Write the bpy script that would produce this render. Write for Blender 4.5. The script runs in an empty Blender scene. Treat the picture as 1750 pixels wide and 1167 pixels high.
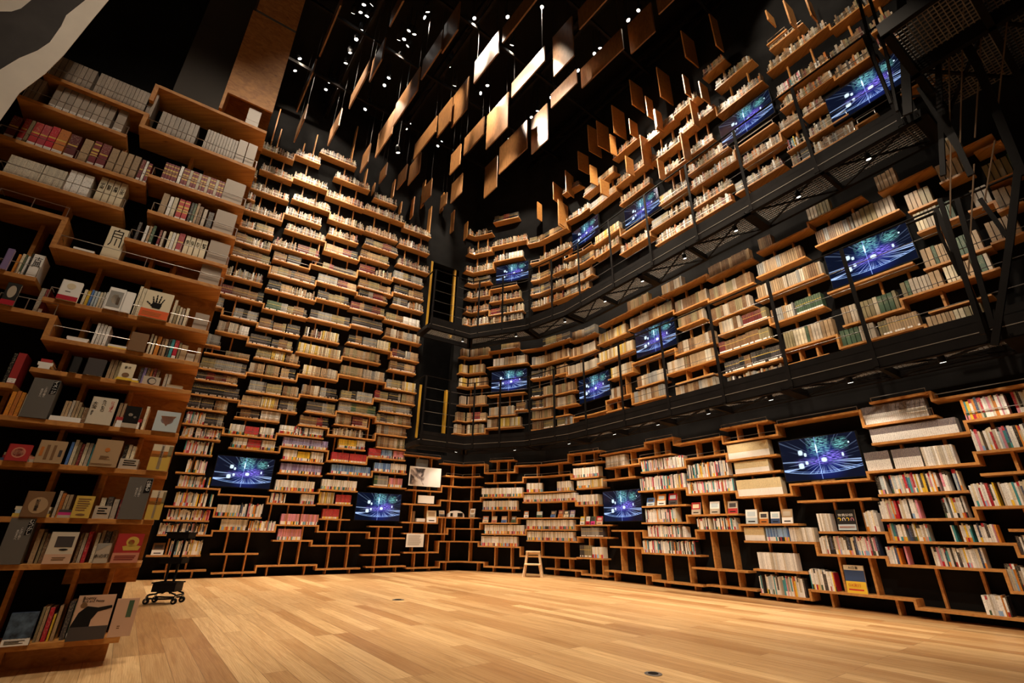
import bpy, math, random
from mathutils import Vector, Matrix, Euler
random.seed(7)
SC = bpy.context.scene
COL = SC.collection
# ------------------------------------------------------------------ camera
EYE = 0.8
cam_d = bpy.data.cameras.new('camera'); cam = bpy.data.objects.new('camera', cam_d); COL.objects.link(cam)
cam_d.sensor_width = 36.0; cam_d.lens = 790.0 / 1750.0 * 36.0; cam_d.clip_start = 0.02; cam_d.clip_end = 100
p_, r_ = math.radians(22.6), math.radians(0.88)
fw = Vector((0, math.cos(p_), math.sin(p_))); up = Vector((0, -math.sin(p_), math.cos(p_))); rt = Vector((1, 0, 0))
xr = rt * math.cos(r_) + up * math.sin(r_); ur = -rt * math.sin(r_) + up * math.cos(r_)
M = Matrix((xr, ur, -fw)).transposed().to_4x4(); M.translation = Vector((0, 0, EYE)); cam.matrix_world = M
SC.camera = cam
# ------------------------------------------------------------------ colour management, world
SC.view_settings.view_transform = 'Standard'; SC.view_settings.look = 'None'
SC.view_settings.gamma = 1.0; SC.view_settings.use_curve_mapping = False
SC.view_settings.exposure = 0.0
wd = bpy.data.worlds.new('world'); SC.world = wd; wd.use_nodes = True
wd.node_tree.nodes['Background'].inputs[0].default_value = (1.0, 0.62, 0.32, 1)
wd.node_tree.nodes['Background'].inputs[1].default_value = 0.07
WARM = (1.0, 0.84, 0.64)
def spot(loc, tgt, power, angle=50, blend=0.6, color=WARM, radius=0.06, parent=None):
    ld = bpy.data.lights.new('lamp', 'SPOT'); ld.energy = power; ld.spot_size = math.radians(angle); ld.spot_blend = blend
    ld.color = color; ld.shadow_soft_size = radius
    o = bpy.data.objects.new('lamp', ld); COL.objects.link(o)
    o.location = loc; o.rotation_euler = (Vector(tgt) - Vector(loc)).to_track_quat('-Z', 'Y').to_euler()
    return o
POW_W, POW_F, POW_R, POW_U, POW_L = 480, 1350, 850, 22, 30   # lamp powers: left wall, floor, right wall, under the walkways
# ------------------------------------------------------------------ plan of the room (metres)
def DR(a): a = math.radians(a); return Vector((math.sin(a), math.cos(a)))
C1 = Vector((-1.2, 12.15)); C0 = C1 - DR(56.5) * 9; C2 = Vector((.85, 11.3)); C3 = Vector((1.95, 10.25)); C4 = C3 + DR(147) * 12
BASE = [C0, C1, C2, C3, C4]
def offset(poly, o):
    L = []
    for a, b in zip(poly, poly[1:]):
        d = (b - a).normalized(); L.append((a + Vector((d.y, -d.x)) * o, d))
    out = [L[0][0]]
    for (p, d), (q, e) in zip(L, L[1:]):
        det = d.x * -e.y + e.x * d.y; r = q - p
        out.append(p + d * ((r.x * -e.y + e.x * r.y) / det))
    out.append(L[-1][0] + L[-1][1] * (poly[-1] - poly[-2]).length); return out
def cumul(poly):
    c = [0.0]
    for a, b in zip(poly, poly[1:]): c.append(c[-1] + (b - a).length)
    return c
FD = 0.22
FRONT = offset(BASE, FD); CUM = cumul(FRONT)
def seg(s):
    for i in range(3):
        if s < CUM[i + 1]: return i
    return 3
def frame(s, i=None):
    """point, direction along the wall and direction into the wall at arc length s of the shelf fronts"""
    if i is None: i = seg(s)
    d = (FRONT[i + 1] - FRONT[i]).normalized(); n = Vector((-d.y, d.x))
    return FRONT[i] + d * (s - CUM[i]), d, n
def spans(s0, s1):
    cuts = [s0] + [c for c in CUM[1:4] if s0 + .02 < c < s1 - .02] + [s1]
    return [(a, b, seg((a + b) / 2)) for a, b in zip(cuts, cuts[1:])]
# ------------------------------------------------------------------ materials
def new_mat(name):
    m = bpy.data.materials.new(name); m.use_nodes = True; nt = m.node_tree
    return m, nt, nt.nodes['Principled BSDF']
def N(nt, t, **kw):
    n = nt.nodes.new(t)
    for k, v in kw.items(): setattr(n, k, v)
    return n
def flat(name, col, rough=.6, metal=0.0, noise=0.0, scale=8.0):
    m, nt, b = new_mat(name); b.inputs['Specular IOR Level'].default_value = .06 if max(col) < .02 else .4; b.inputs['Base Color'].default_value = (*col, 1); b.inputs['Roughness'].default_value = rough; b.inputs['Metallic'].default_value = metal
    if noise:
        tc = N(nt, 'ShaderNodeTexCoord'); no = N(nt, 'ShaderNodeTexNoise'); no.inputs['Scale'].default_value = scale; no.inputs['Detail'].default_value = 4
        cr = N(nt, 'ShaderNodeValToRGB'); cr.color_ramp.elements[0].color = (*[c * (1 - noise) for c in col], 1); cr.color_ramp.elements[1].color = (*[min(1, c * (1 + noise)) for c in col], 1)
        cr.color_ramp.elements[0].position = .3; cr.color_ramp.elements[1].position = .7
        nt.links.new(tc.outputs['Object'], no.inputs['Vector']); nt.links.new(no.outputs['Fac'], cr.inputs['Fac']); nt.links.new(cr.outputs['Color'], b.inputs['Base Color'])
    return m
def wood(name, c0, c1, rough=.45, rot=0.0, scale=(3, 30, 30), knots=False):
    m, nt, b = new_mat(name); tc = N(nt, 'ShaderNodeTexCoord'); mp = N(nt, 'ShaderNodeMapping')
    mp.inputs['Rotation'].default_value = (0, 0, rot); mp.inputs['Scale'].default_value = scale
    no = N(nt, 'ShaderNodeTexNoise'); no.inputs['Scale'].default_value = 1; no.inputs['Detail'].default_value = 6; no.inputs['Distortion'].default_value = 1.2
    cr = N(nt, 'ShaderNodeValToRGB'); cr.color_ramp.elements[0].color = (*c0, 1); cr.color_ramp.elements[1].color = (*c1, 1)
    cr.color_ramp.elements[0].position = .32; cr.color_ramp.elements[1].position = .68
    L = nt.links.new; L(tc.outputs['Object'], mp.inputs['Vector']); L(mp.outputs['Vector'], no.inputs['Vector']); L(no.outputs['Fac'], cr.inputs['Fac'])
    if knots:
        vo = N(nt, 'ShaderNodeTexVoronoi'); vo.inputs['Scale'].default_value = 1.0
        mp2 = N(nt, 'ShaderNodeMapping'); mp2.inputs['Rotation'].default_value = (0, 0, rot); mp2.inputs['Scale'].default_value = (3.0, 7.0, 7.0)
        r2 = N(nt, 'ShaderNodeValToRGB'); r2.color_ramp.elements[0].position = .02; r2.color_ramp.elements[1].position = .10
        r2.color_ramp.elements[0].color = (.35, .22, .12, 1); r2.color_ramp.elements[1].color = (1, 1, 1, 1)
        mx = N(nt, 'ShaderNodeMix', data_type='RGBA', blend_type='MULTIPLY'); mx.inputs[0].default_value = .8
        L(tc.outputs['Object'], mp2.inputs['Vector']); L(mp2.outputs['Vector'], vo.inputs['Vector']); L(vo.outputs['Distance'], r2.inputs['Fac'])
        L(cr.outputs['Color'], mx.inputs[6]); L(r2.outputs['Color'], mx.inputs[7]); L(mx.outputs[2], b.inputs['Base Color'])
    else: L(cr.outputs['Color'], b.inputs['Base Color'])
    b.inputs['Roughness'].default_value = rough
    return m
PLY = wood('pine_plywood', (.44, .18, .045), (.62, .30, .085), .42, math.radians(33.5), (1.2, 26, 26))
PLYR = wood('pine_plywood_turned', (.44, .18, .045), (.62, .30, .085), .42, math.radians(-57), (26, 1.2, 26))
PLYC = wood('knotty_plywood', (.37, .135, .022), (.57, .25, .05), .62, math.radians(-35), (1.5, 22, 22), True)
PANEL = wood('stained_panel_wood', (.15, .065, .019), (.26, .12, .042), .4, math.radians(52), (30, 2, 5))
STOOLW = wood('birch_stool_wood', (.62, .43, .25), (.76, .56, .35), .45, 0, (4, 30, 30))
BLACKW = flat('matt_black_wall_paint', (.010, .0095, .0095), .9, 0, .25, 3)
CEIL = flat('black_ceiling_paint', (.006, .0055, .005), .9)
STEEL = flat('black_steel', (.009, .0075, .007), .5, .1, .2, 5)
DARKP = flat('black_plastic', (.012, .012, .013), .4)
ROD = flat('brushed_steel_rail', (.62, .58, .54), .3, 1.0)
CHROME = flat('chrome', (.8, .8, .8), .12, 1.0)
CONC = flat('grey_concrete', (.20, .19, .18), .85, 0, .2, 2)
YEL = flat('yellow_door_frame_paint', (.50, .27, .015), .6)
PAPER = flat('page_paper', (.72, .64, .50), .8, 0, .08, 60)
GREYB = flat('grey_card', (.13, .125, .12), .7, 0, .08, 30)
WHITE = flat('white_card', (.85, .83, .80), .6)
DISC = flat('brushed_floor_plate', (.30, .28, .26), .35, .9)
def book_mat():
    m, nt, b = new_mat('book_cover'); L = nt.links.new
    at = N(nt, 'ShaderNodeAttribute', attribute_name='Col'); g = N(nt, 'ShaderNodeNewGeometry')
    mp = N(nt, 'ShaderNodeMapping'); mp.inputs['Scale'].default_value = (150, 150, 110)
    no = N(nt, 'ShaderNodeTexNoise'); no.inputs['Scale'].default_value = 1; no.inputs['Detail'].default_value = 1.5
    gt = N(nt, 'ShaderNodeMath', operation='GREATER_THAN'); gt.inputs[1].default_value = .57
    mu = N(nt, 'ShaderNodeMath', operation='MULTIPLY'); mu2 = N(nt, 'ShaderNodeMath', operation='MULTIPLY'); mu2.inputs[1].default_value = .30
    hs = N(nt, 'ShaderNodeMix', data_type='RGBA', blend_type='MIX')
    inv = N(nt, 'ShaderNodeRGBToBW'); lt = N(nt, 'ShaderNodeMath', operation='LESS_THAN'); lt.inputs[1].default_value = .16
    ink = N(nt, 'ShaderNodeMix', data_type='RGBA', blend_type='MIX'); ink.inputs[6].default_value = (.05, .04, .04, 1); ink.inputs[7].default_value = (.6, .5, .33, 1)
    L(g.outputs['Position'], mp.inputs['Vector']); L(mp.outputs['Vector'], no.inputs['Vector']); L(no.outputs['Fac'], gt.inputs[0])
    L(gt.outputs[0], mu.inputs[0]); L(at.outputs['Alpha'], mu.inputs[1]); L(mu.outputs[0], mu2.inputs[0])
    L(at.outputs['Color'], inv.inputs[0]); L(inv.outputs[0], lt.inputs[0]); L(lt.outputs[0], ink.inputs[0])
    L(mu2.outputs[0], hs.inputs[0]); L(at.outputs['Color'], hs.inputs[6]); L(ink.outputs[2], hs.inputs[7]); L(hs.outputs[2], b.inputs['Base Color'])
    b.inputs['Roughness'].default_value = .42
    return m
BOOK = book_mat()
def floor_mat():
    m, nt, b = new_mat('oak_floor_planks'); L = nt.links.new
    tc = N(nt, 'ShaderNodeTexCoord'); mp = N(nt, 'ShaderNodeMapping'); mp.inputs['Rotation'].default_value = (0, 0, math.radians(52.5))
    br = N(nt, 'ShaderNodeTexBrick'); br.inputs['Scale'].default_value = 1; br.inputs['Mortar Size'].default_value = .0014; br.inputs['Mortar Smooth'].default_value = .3
    br.inputs['Brick Width'].default_value = 1.5; br.inputs['Row Height'].default_value = .145; br.offset = .37; br.offset_frequency = 3
    br.inputs['Color1'].default_value = (0, 0, 0, 1); br.inputs['Color2'].default_value = (1, 1, 1, 1); br.inputs['Mortar'].default_value = (.5, .5, .5, 1)
    pl = N(nt, 'ShaderNodeValToRGB'); e = pl.color_ramp.elements; e[0].color = (.42, .215, .08, 1); e[1].color = (.74, .49, .24, 1)
    x = e.new(.35); x.color = (.54, .32, .14, 1); x = e.new(.7); x.color = (.60, .38, .18, 1)
    mp2 = N(nt, 'ShaderNodeMapping'); mp2.inputs['Scale'].default_value = (2.2, 42, 1); no = N(nt, 'ShaderNodeTexNoise'); no.inputs['Scale'].default_value = 1; no.inputs['Detail'].default_value = 7; no.inputs['Distortion'].default_value = .8
    gr = N(nt, 'ShaderNodeValToRGB'); gr.color_ramp.elements[0].position = .30; gr.color_ramp.elements[1].position = .62; gr.color_ramp.elements[0].color = (.62, .50, .36, 1); gr.color_ramp.elements[1].color = (1, 1, 1, 1)
    wv = N(nt, 'ShaderNodeTexWave', wave_type='RINGS', rings_direction='SPHERICAL'); mp3 = N(nt, 'ShaderNodeMapping'); mp3.inputs['Scale'].default_value = (1.0, 6.5, 1); wv.inputs['Scale'].default_value = 4; wv.inputs['Distortion'].default_value = 9; wv.inputs['Detail'].default_value = 3; wv.inputs['Detail Scale'].default_value = .8
    ro = N(nt, 'ShaderNodeVectorMath', operation='ADD'); sc = N(nt, 'ShaderNodeVectorMath', operation='SCALE'); sc.inputs['Scale'].default_value = 13.0
    wr = N(nt, 'ShaderNodeValToRGB'); wr.color_ramp.elements[0].color = (.80, .72, .62, 1); wr.color_ramp.elements[0].position = .0; wr.color_ramp.elements[1].position = .35; wr.color_ramp.elements[1].color = (1, 1, 1, 1)
    m1 = N(nt, 'ShaderNodeMix', data_type='RGBA', blend_type='MULTIPLY'); m1.inputs[0].default_value = .75
    m2 = N(nt, 'ShaderNodeMix', data_type='RGBA', blend_type='MULTIPLY'); m2.inputs[0].default_value = .6
    m3 = N(nt, 'ShaderNodeMix', data_type='RGBA', blend_type='MIX'); m3.inputs[7].default_value = (.16, .08, .03, 1)
    L(tc.outputs['Object'], mp.inputs['Vector']); L(mp.outputs['Vector'], br.inputs['Vector']); L(br.outputs['Color'], pl.inputs['Fac'])
    L(br.outputs['Color'], sc.inputs[0]); L(mp.outputs['Vector'], ro.inputs[0]); L(sc.outputs[0], ro.inputs[1])
    L(ro.outputs[0], mp2.inputs['Vector']); L(mp2.outputs['Vector'], no.inputs['Vector']); L(no.outputs['Fac'], gr.inputs['Fac'])
    L(ro.outputs[0], mp3.inputs['Vector']); L(mp3.outputs['Vector'], wv.inputs['Vector']); L(wv.outputs['Fac'], wr.inputs['Fac'])
    L(pl.outputs['Color'], m1.inputs[6]); L(gr.outputs['Color'], m1.inputs[7]); L(m1.outputs[2], m2.inputs[6]); L(wr.outputs['Color'], m2.inputs[7])
    L(br.outputs['Fac'], m3.inputs[0]); L(m2.outputs[2], m3.inputs[6]); L(m3.outputs[2], b.inputs['Base Color'])
    b.inputs['Roughness'].default_value = .38
    return m
OAK = floor_mat()
def glow(name, col, strength):
    m = bpy.data.materials.new(name); m.use_nodes = True; nt = m.node_tree; nt.nodes.clear()
    e = N(nt, 'ShaderNodeEmission'); e.inputs[0].default_value = (*col, 1); e.inputs[1].default_value = strength
    o = N(nt, 'ShaderNodeOutputMaterial'); nt.links.new(e.outputs[0], o.inputs[0]); return m
LENS = glow('lit_lamp_lens', (1, .95, .85), 14)
LENSD = glow('dim_lamp_lens', (1, .95, .85), 3)
def screen_mat():
    m = bpy.data.materials.new('screen_picture'); m.use_nodes = True; nt = m.node_tree; nt.nodes.clear(); L = nt.links.new
    def mth(op, a, b=None, clamp=False):
        n = N(nt, 'ShaderNodeMath', operation=op); n.use_clamp = clamp
        for i, v in enumerate((a, b)):
            if v is None: continue
            if isinstance(v, (int, float)): n.inputs[i].default_value = v
            else: L(v, n.inputs[i])
        return n.outputs[0]
    uv = N(nt, 'ShaderNodeUVMap', uv_map='UVMap'); sp = N(nt, 'ShaderNodeSeparateXYZ'); L(uv.outputs[0], sp.inputs[0]); U, V = sp.outputs[0], sp.outputs[1]
    du = mth('MULTIPLY', mth('SUBTRACT', U, .56), 1.75); dv = mth('SUBTRACT', V, .42)
    r = mth('SQRT', mth('ADD', mth('MULTIPLY', du, du), mth('MULTIPLY', dv, dv)))
    an = mth('ARCTAN2', dv, du)
    cmb = N(nt, 'ShaderNodeCombineXYZ'); L(mth('MULTIPLY', an, 18), cmb.inputs[0]); L(mth('MULTIPLY', r, .6), cmb.inputs[1])
    no = N(nt, 'ShaderNodeTexNoise'); no.inputs['Scale'].default_value = 1; no.inputs['Detail'].default_value = 2; L(cmb.outputs[0], no.inputs['Vector'])
    st = mth('MULTIPLY', mth('SUBTRACT', no.outputs['Fac'], .56), 16, True)
    low = mth('MULTIPLY', mth('SUBTRACT', .52, V), 7, True)            # streaks live in the lower half
    near = mth('MULTIPLY', mth('SUBTRACT', .62, r), 3.0, True)
    rays = mth('MULTIPLY', st, mth('ADD', mth('MULTIPLY', low, .9), .12)); rays = mth('MULTIPLY', rays, mth('MULTIPLY', mth('SUBTRACT', r, .10), 8, True))
    # the two bright curved bands at the foot
    cu = mth('SUBTRACT', U, .5); arc = mth('SUBTRACT', V, mth('ADD', .13, mth('MULTIPLY', mth('MULTIPLY', cu, cu), .42)))
    a1 = mth('SUBTRACT', 1, mth('MULTIPLY', mth('ABSOLUTE', arc), 75), True); a2 = mth('SUBTRACT', 1, mth('MULTIPLY', mth('ABSOLUTE', mth('SUBTRACT', arc, .04)), 110), True)
    under = mth('MULTIPLY', mth('ADD', arc, .005), 60, True)
    rays = mth('MULTIPLY', rays, under)
    vl = mth('SUBTRACT', 1, mth('MULTIPLY', mth('ABSOLUTE', mth('ADD', mth('SUBTRACT', U, .49), mth('MULTIPLY', mth('SUBTRACT', V, .5), .0))), 170), True)
    def blob(x, y, w, h, k=10):
        a = mth('SUBTRACT', 1, mth('MULTIPLY', mth('ABSOLUTE', mth('SUBTRACT', U, x)), 1 / w), True); b2 = mth('SUBTRACT', 1, mth('MULTIPLY', mth('ABSOLUTE', mth('SUBTRACT', V, y)), 1 / h), True)
        return mth('MULTIPLY', mth('MULTIPLY', a, b2), k, True)
    whites = None
    for x, y, w, h in ((.27, .66, .035, .07), (.25, .34, .04, .075), (.33, .40, .022, .05), (.33, .60, .02, .05), (.80, .52, .015, .05), (.49, .72, .012, .12), (.9, .78, .012, .025), (.56, .44, .04, .06)):
        bl = blob(x, y, w, h, 4); whites = bl if whites is None else mth('MAXIMUM', whites, bl)
    gr = N(nt, 'ShaderNodeTexNoise'); gr.inputs['Scale'].default_value = 26; gr.inputs['Detail'].default_value = 3
    mpg = N(nt, 'ShaderNodeMapping'); mpg.inputs['Scale'].default_value = (.7, 2.2, 1); L(uv.outputs[0], mpg.inputs['Vector']); L(mpg.outputs[0], gr.inputs['Vector'])
    g1 = mth('MAXIMUM', blob(.52, .78, .16, .26, 2.2), blob(.79, .78, .11, .16, 2)); gv = mth('MULTIPLY', g1, mth('MULTIPLY', mth('SUBTRACT', gr.outputs['Fac'], .47), 9, True))
    pv = mth('MULTIPLY', mth('MAXIMUM', blob(.66, .5, .2, .16, 2), blob(.5, .42, .35, .12, 1.2)), mth('MULTIPLY', mth('SUBTRACT', gr.outputs['Fac'], .45), 6, True))
    def addc(prev, fac, col):
        v = N(nt, 'ShaderNodeVectorMath', operation='SCALE'); v.inputs[0].default_value = col
        if isinstance(fac, (int, float)): v.inputs['Scale'].default_value = fac
        else: L(fac, v.inputs['Scale'])
        if prev is None: return v.outputs[0]
        a = N(nt, 'ShaderNodeVectorMath', operation='ADD'); L(prev, a.inputs[0]); L(v.outputs[0], a.inputs[1]); return a.outputs[0]
    c = addc(None, 1.0, (.004, .007, .022))
    c = addc(c, mth('MULTIPLY', near, near), (.008, .016, .16)); c = addc(c, rays, (.55, .75, 1.2)); c = addc(c, a1, (.35, .55, 1.0)); c = addc(c, a2, (.22, .38, .9))
    c = addc(c, vl, (.35, .5, 1.1)); c = addc(c, whites, (.95, 1.2, 1.4)); c = addc(c, gv, (.25, .75, .70)); c = addc(c, pv, (.35, .22, 1.1))
    e = N(nt, 'ShaderNodeEmission'); L(c, e.inputs[0]); e.inputs[1].default_value = SCREENK
    g = N(nt, 'ShaderNodeBsdfGlossy'); g.inputs[0].default_value = (.05, .05, .06, 1); g.inputs[1].default_value = .12
    ad = N(nt, 'ShaderNodeAddShader'); L(e.outputs[0], ad.inputs[0]); L(g.outputs[0], ad.inputs[1])
    o = N(nt, 'ShaderNodeOutputMaterial'); L(ad.outputs[0], o.inputs[0]); return m
SCREENK = 0.85
SCREEN = screen_mat()
# ------------------------------------------------------------------ palettes
PAL = dict(greige=(.34, .27, .215), maroon=(.13, .018, .018), red=(.42, .03, .03), khaki=(.30, .23, .12), rose=(.36, .04, .055), crimson=(.45, .012, .03), rust=(.50, .16, .03), tan=(.42, .28, .155),
    wine=(.20, .015, .02), white=(.86, .83, .79), ivory=(.62, .55, .44), cream=(.72, .62, .44), black=(.015, .014, .014), dark=(.06, .05, .05), green=(.06, .11, .06), paper=(.49, .41, .32),
    brown=(.20, .105, .048), violet=(.22, .16, .34), orange=(.72, .26, .03), yellow=(.80, .52, .04), blue=(.08, .18, .45), pale=(.50, .58, .62), teal=(.06, .32, .36), magenta=(.60, .03, .22),
    salmon=(.60, .24, .16), skin=(.62, .40, .28), navy=(.04, .07, .16), grey=(.30, .29, .27), lilac=(.42, .38, .62), sky=(.28, .45, .72), pink=(.72, .28, .36), gold=(.62, .42, .08), olive=(.26, .21, .11))
STY = {
 'v': (['cream', 'tan', 'paper', 'brown', 'tan', 'white', 'brown', 'paper', 'dark', 'brown', 'maroon', 'olive', 'tan', 'grey', 'dark', 'rust', 'brown', 'olive'], .018, .036, .62, 1.0),
 'l': (['brown', 'tan', 'dark', 'maroon', 'olive', 'brown', 'dark', 'brown', 'black', 'tan', 'wine', 'olive'], .02, .034, .80, .98),
 'g': (['dark', 'grey', 'black', 'dark', 'olive', 'grey'], .022, .032, .92, .98), 'n': (['green', 'olive', 'green', 'grey'], .024, .032, .94, .98),
 'c': (['cream', 'cream', 'tan', 'gold'], .028, .05, .97, 1), 'o': (['tan', 'brown', 'tan', 'paper', 'olive', 'brown'], .020, .034, .93, 1), 't': (['paper', 'tan', 'paper', 'ivory', 'grey', 'tan', 'brown'], .022, .036, .93, 1),
 'T': (['tan', 'paper', 'cream', 'olive', 'paper', 'green', 'tan'], .036, .06, .93, 1), 'm': (['white', 'white', 'ivory', 'white', 'cream'], .018, .024, .97, 1),
 'x': (['white', 'white', 'cream', 'white', 'paper', 'white', 'white', 'pale', 'crimson', 'black', 'white', 'pink', 'yellow', 'dark', 'ivory', 'white', 'navy', 'white', 'teal', 'white', 'orange'], .012, .026, .86, 1),
 'w': (['white', 'white', 'ivory'], .018, .026, .98, 1), 'e': (['cream'], .02, .03, .99, 1), 'z': (['grey'], .018, .024, .98, 1), 'p': (['lilac', 'lilac', 'violet'], .018, .022, .98, 1),
 'y': (['yellow'], .02, .026, .98, 1), 'r': (['crimson', 'red'], .018, .024, .98, 1), 'b': (['sky', 'blue', 'sky'], .018, .024, .98, 1), 'k': (['pink', 'pink', 'salmon'], .018, .024, .98, 1)}
POP = ['yellow', 'orange', 'crimson', 'sky', 'green', 'pink', 'teal', 'black', 'red', 'yellow']
# ------------------------------------------------------------------ mesh helpers
class MB:
    """collects faces (and per-face colours) into one mesh"""
    def __init__(s): s.v = []; s.f = []; s.c = []
    def quad(s, pts, col=(1, 1, 1, 0)):
        i = len(s.v); s.v += [tuple(p) for p in pts]; s.f.append(tuple(range(i, i + len(pts)))); s.c.append(col)
    def obox(s, o, d, n, u0, u1, v0, v1, z0, z1, col=(1, 1, 1, 0)):
        """box: o origin (2d), d/n unit 2d axes, u along d, v along n"""
        P = lambda u, v, z: (o.x + d.x * u + n.x * v, o.y + d.y * u + n.y * v, z)
        i = len(s.v); s.v += [P(u0, v0, z0), P(u1, v0, z0), P(u1, v1, z0), P(u0, v1, z0), P(u0, v0, z1), P(u1, v0, z1), P(u1, v1, z1), P(u0, v1, z1)]
        for f in ((0, 3, 2, 1), (4, 5, 6, 7), (0, 1, 5, 4), (1, 2, 6, 5), (2, 3, 7, 6), (3, 0, 4, 7)): s.f.append(tuple(i + k for k in f)); s.c.append(col)
    def box(s, x0, x1, y0, y1, z0, z1, col=(1, 1, 1, 0)): s.obox(Vector((0, 0)), Vector((1, 0)), Vector((0, 1)), x0, x1, y0, y1, z0, z1, col)
    def prism(s, pts, z0, z1):
        n = len(pts); i = len(s.v); s.v += [(p[0], p[1], z0) for p in pts] + [(p[0], p[1], z1) for p in pts]
        s.f.append(tuple(range(i + n - 1, i - 1, -1))); s.f.append(tuple(range(i + n, i + 2 * n))); s.c += [(1, 1, 1, 0)] * 2
        for k in range(n): s.f.append((i + k, i + (k + 1) % n, i + n + (k + 1) % n, i + n + k)); s.c.append((1, 1, 1, 0))
    def bar(s, a, b, w, h=None, upv=Vector((0, 0, 1)), n=4):
        """square (n=4) or round bar from a to b"""
        a = Vector(a); b = Vector(b); h = h or w; d = (b - a).normalized()
        x = d.cross(upv);
        if x.length < 1e-4: x = d.cross(Vector((1, 0, 0)))
        x.normalize(); y = x.cross(d); i = len(s.v)
        if n == 4: offs = [(-1, -1), (1, -1), (1, 1), (-1, 1)]
        else: offs = [(math.cos(2 * math.pi * k / n), math.sin(2 * math.pi * k / n)) for k in range(n)]
        for p in (a, b):
            for (ox, oy) in offs: s.v.append(tuple(p + x * (ox * w / 2) + y * (oy * h / 2)))
        m = len(offs); s.f.append(tuple(range(i + m - 1, i - 1, -1))); s.f.append(tuple(range(i + m, i + 2 * m))); s.c += [(1, 1, 1, 0)] * 2
        for k in range(m): s.f.append((i + k, i + (k + 1) % m, i + m + (k + 1) % m, i + m + k)); s.c.append((1, 1, 1, 0))
    def path(s, pts, w, n=8):
        for a, b in zip(pts, pts[1:]): s.bar(a, b, w, n=n)
    def lathe(s, o, axis, prof, n=16):
        """revolve (distance along axis, radius) profile"""
        o = Vector(o); ax = Vector(axis).normalized(); x = ax.orthogonal().normalized(); y = ax.cross(x); i = len(s.v)
        for (t, r) in prof:
            for k in range(n): a = 2 * math.pi * k / n; s.v.append(tuple(o + ax * t + (x * math.cos(a) + y * math.sin(a)) * r))
        for j in range(len(prof) - 1):
            for k in range(n): s.f.append((i + j * n + k, i + j * n + (k + 1) % n, i + (j + 1) * n + (k + 1) % n, i + (j + 1) * n + k)); s.c.append((1, 1, 1, 0))
        s.f.append(tuple(i + k for k in range(n))[::-1]); s.f.append(tuple(i + (len(prof) - 1) * n + k for k in range(n))); s.c += [(1, 1, 1, 0)] * 2
    def build(s, name, mat, parent=None, col=False, origin=None, smooth=False, bevel=0):
        me = bpy.data.meshes.new(name)
        if origin is None and parent is None and s.v:
            xs = [v[0] for v in s.v]; ys = [v[1] for v in s.v]; zs = [v[2] for v in s.v]; origin = ((min(xs) + max(xs)) / 2, (min(ys) + max(ys)) / 2, min(zs))
        ori = Vector(origin) if origin is not None else Vector((0, 0, 0))
        if parent is not None and origin is None: ori = PW.get(parent.name, Vector((0, 0, 0)))
        me.from_pydata([tuple(Vector(v) - ori) for v in s.v], [], s.f); me.materials.append(mat)
        if col:
            a = me.color_attributes.new('Col', 'FLOAT_COLOR', 'CORNER'); buf = []
            for f, c in zip(s.f, s.c): buf += list(c if len(c) == 4 else (*c, 0)) * len(f)
            a.data.foreach_set('color', buf)
        if smooth: me.polygons.foreach_set('use_smooth', [True] * len(me.polygons))
        o = bpy.data.objects.new(name, me); COL.objects.link(o); PW[o.name] = ori
        if parent is not None: o.parent = parent; o.location = ori - PW.get(parent.name, Vector((0, 0, 0)))
        else: o.location = ori
        if bevel:
            md = o.modifiers.new('bevel', 'BEVEL'); md.width = bevel; md.segments = 2; md.limit_method = 'ANGLE'
        return o
PW = {}   # world position of every object's origin (nothing is rotated except things placed by matrix)
def tag(o, label=None, cat=None, group=None, kind=None):
    if label: o['label'] = label
    if cat: o['category'] = cat
    if group: o['group'] = group
    if kind: o['kind'] = kind
    return o
def empty(name, loc, label=None, cat=None, group=None):
    o = bpy.data.objects.new(name, None); COL.objects.link(o); o.location = loc; o.empty_display_size = .1; PW[o.name] = Vector(loc); return tag(o, label, cat, group)
ORD = ['zeroth', 'first', 'second', 'third', 'fourth', 'fifth', 'sixth', 'seventh', 'eighth', 'ninth', 'tenth', 'eleventh', 'twelfth', 'thirteenth', 'fourteenth', 'fifteenth', 'sixteenth', 'seventeenth', 'eighteenth', 'nineteenth', 'twentieth']
TENS = {2: ('twenty', 'twentieth'), 3: ('thirty', 'thirtieth'), 4: ('forty', 'fortieth'), 5: ('fifty', 'fiftieth'), 6: ('sixty', 'sixtieth'), 7: ('seventy', 'seventieth')}
def ordw(n):
    if n <= 20: return ORD[n]
    t, u = divmod(n, 10); return TENS[t][1] if u == 0 else TENS[t][0] + '-' + ORD[u]
FONT = None
def lettering(txt, mat, size, parent, o2, d, n, u, v, z, vertical=False, extrude=.0004, name='lettering', squash=1.0):
    """flat letters lying on a vertical face: o2 origin 2d, d along, n outward normal"""
    cu = bpy.data.curves.new(name, 'FONT'); cu.body = '\n'.join(txt) if vertical else txt; cu.size = size; cu.extrude = extrude
    cu.align_x = 'CENTER'; cu.align_y = 'CENTER'; cu.space_line = .85 if vertical else 1; cu.materials.append(mat)
    o = bpy.data.objects.new(name, cu); COL.objects.link(o)
    dp = bpy.context.evaluated_depsgraph_get(); me = bpy.data.meshes.new_from_object(o.evaluated_get(dp)); bpy.data.objects.remove(o); me.materials.clear(); me.materials.append(mat)
    P = Vector((o2.x + d.x * u + n.x * v, o2.y + d.y * u + n.y * v, z))
    R = Matrix(((d.x * squash, 0, n.x), (d.y * squash, 0, n.y), (0, 1, 0)))
    for vt in me.vertices: vt.co = R @ vt.co
    o = bpy.data.objects.new(name, me); COL.objects.link(o); o.parent = parent; o.location = P - PW.get(parent.name, Vector((0, 0, 0))); PW[o.name] = P
    return o
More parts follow.
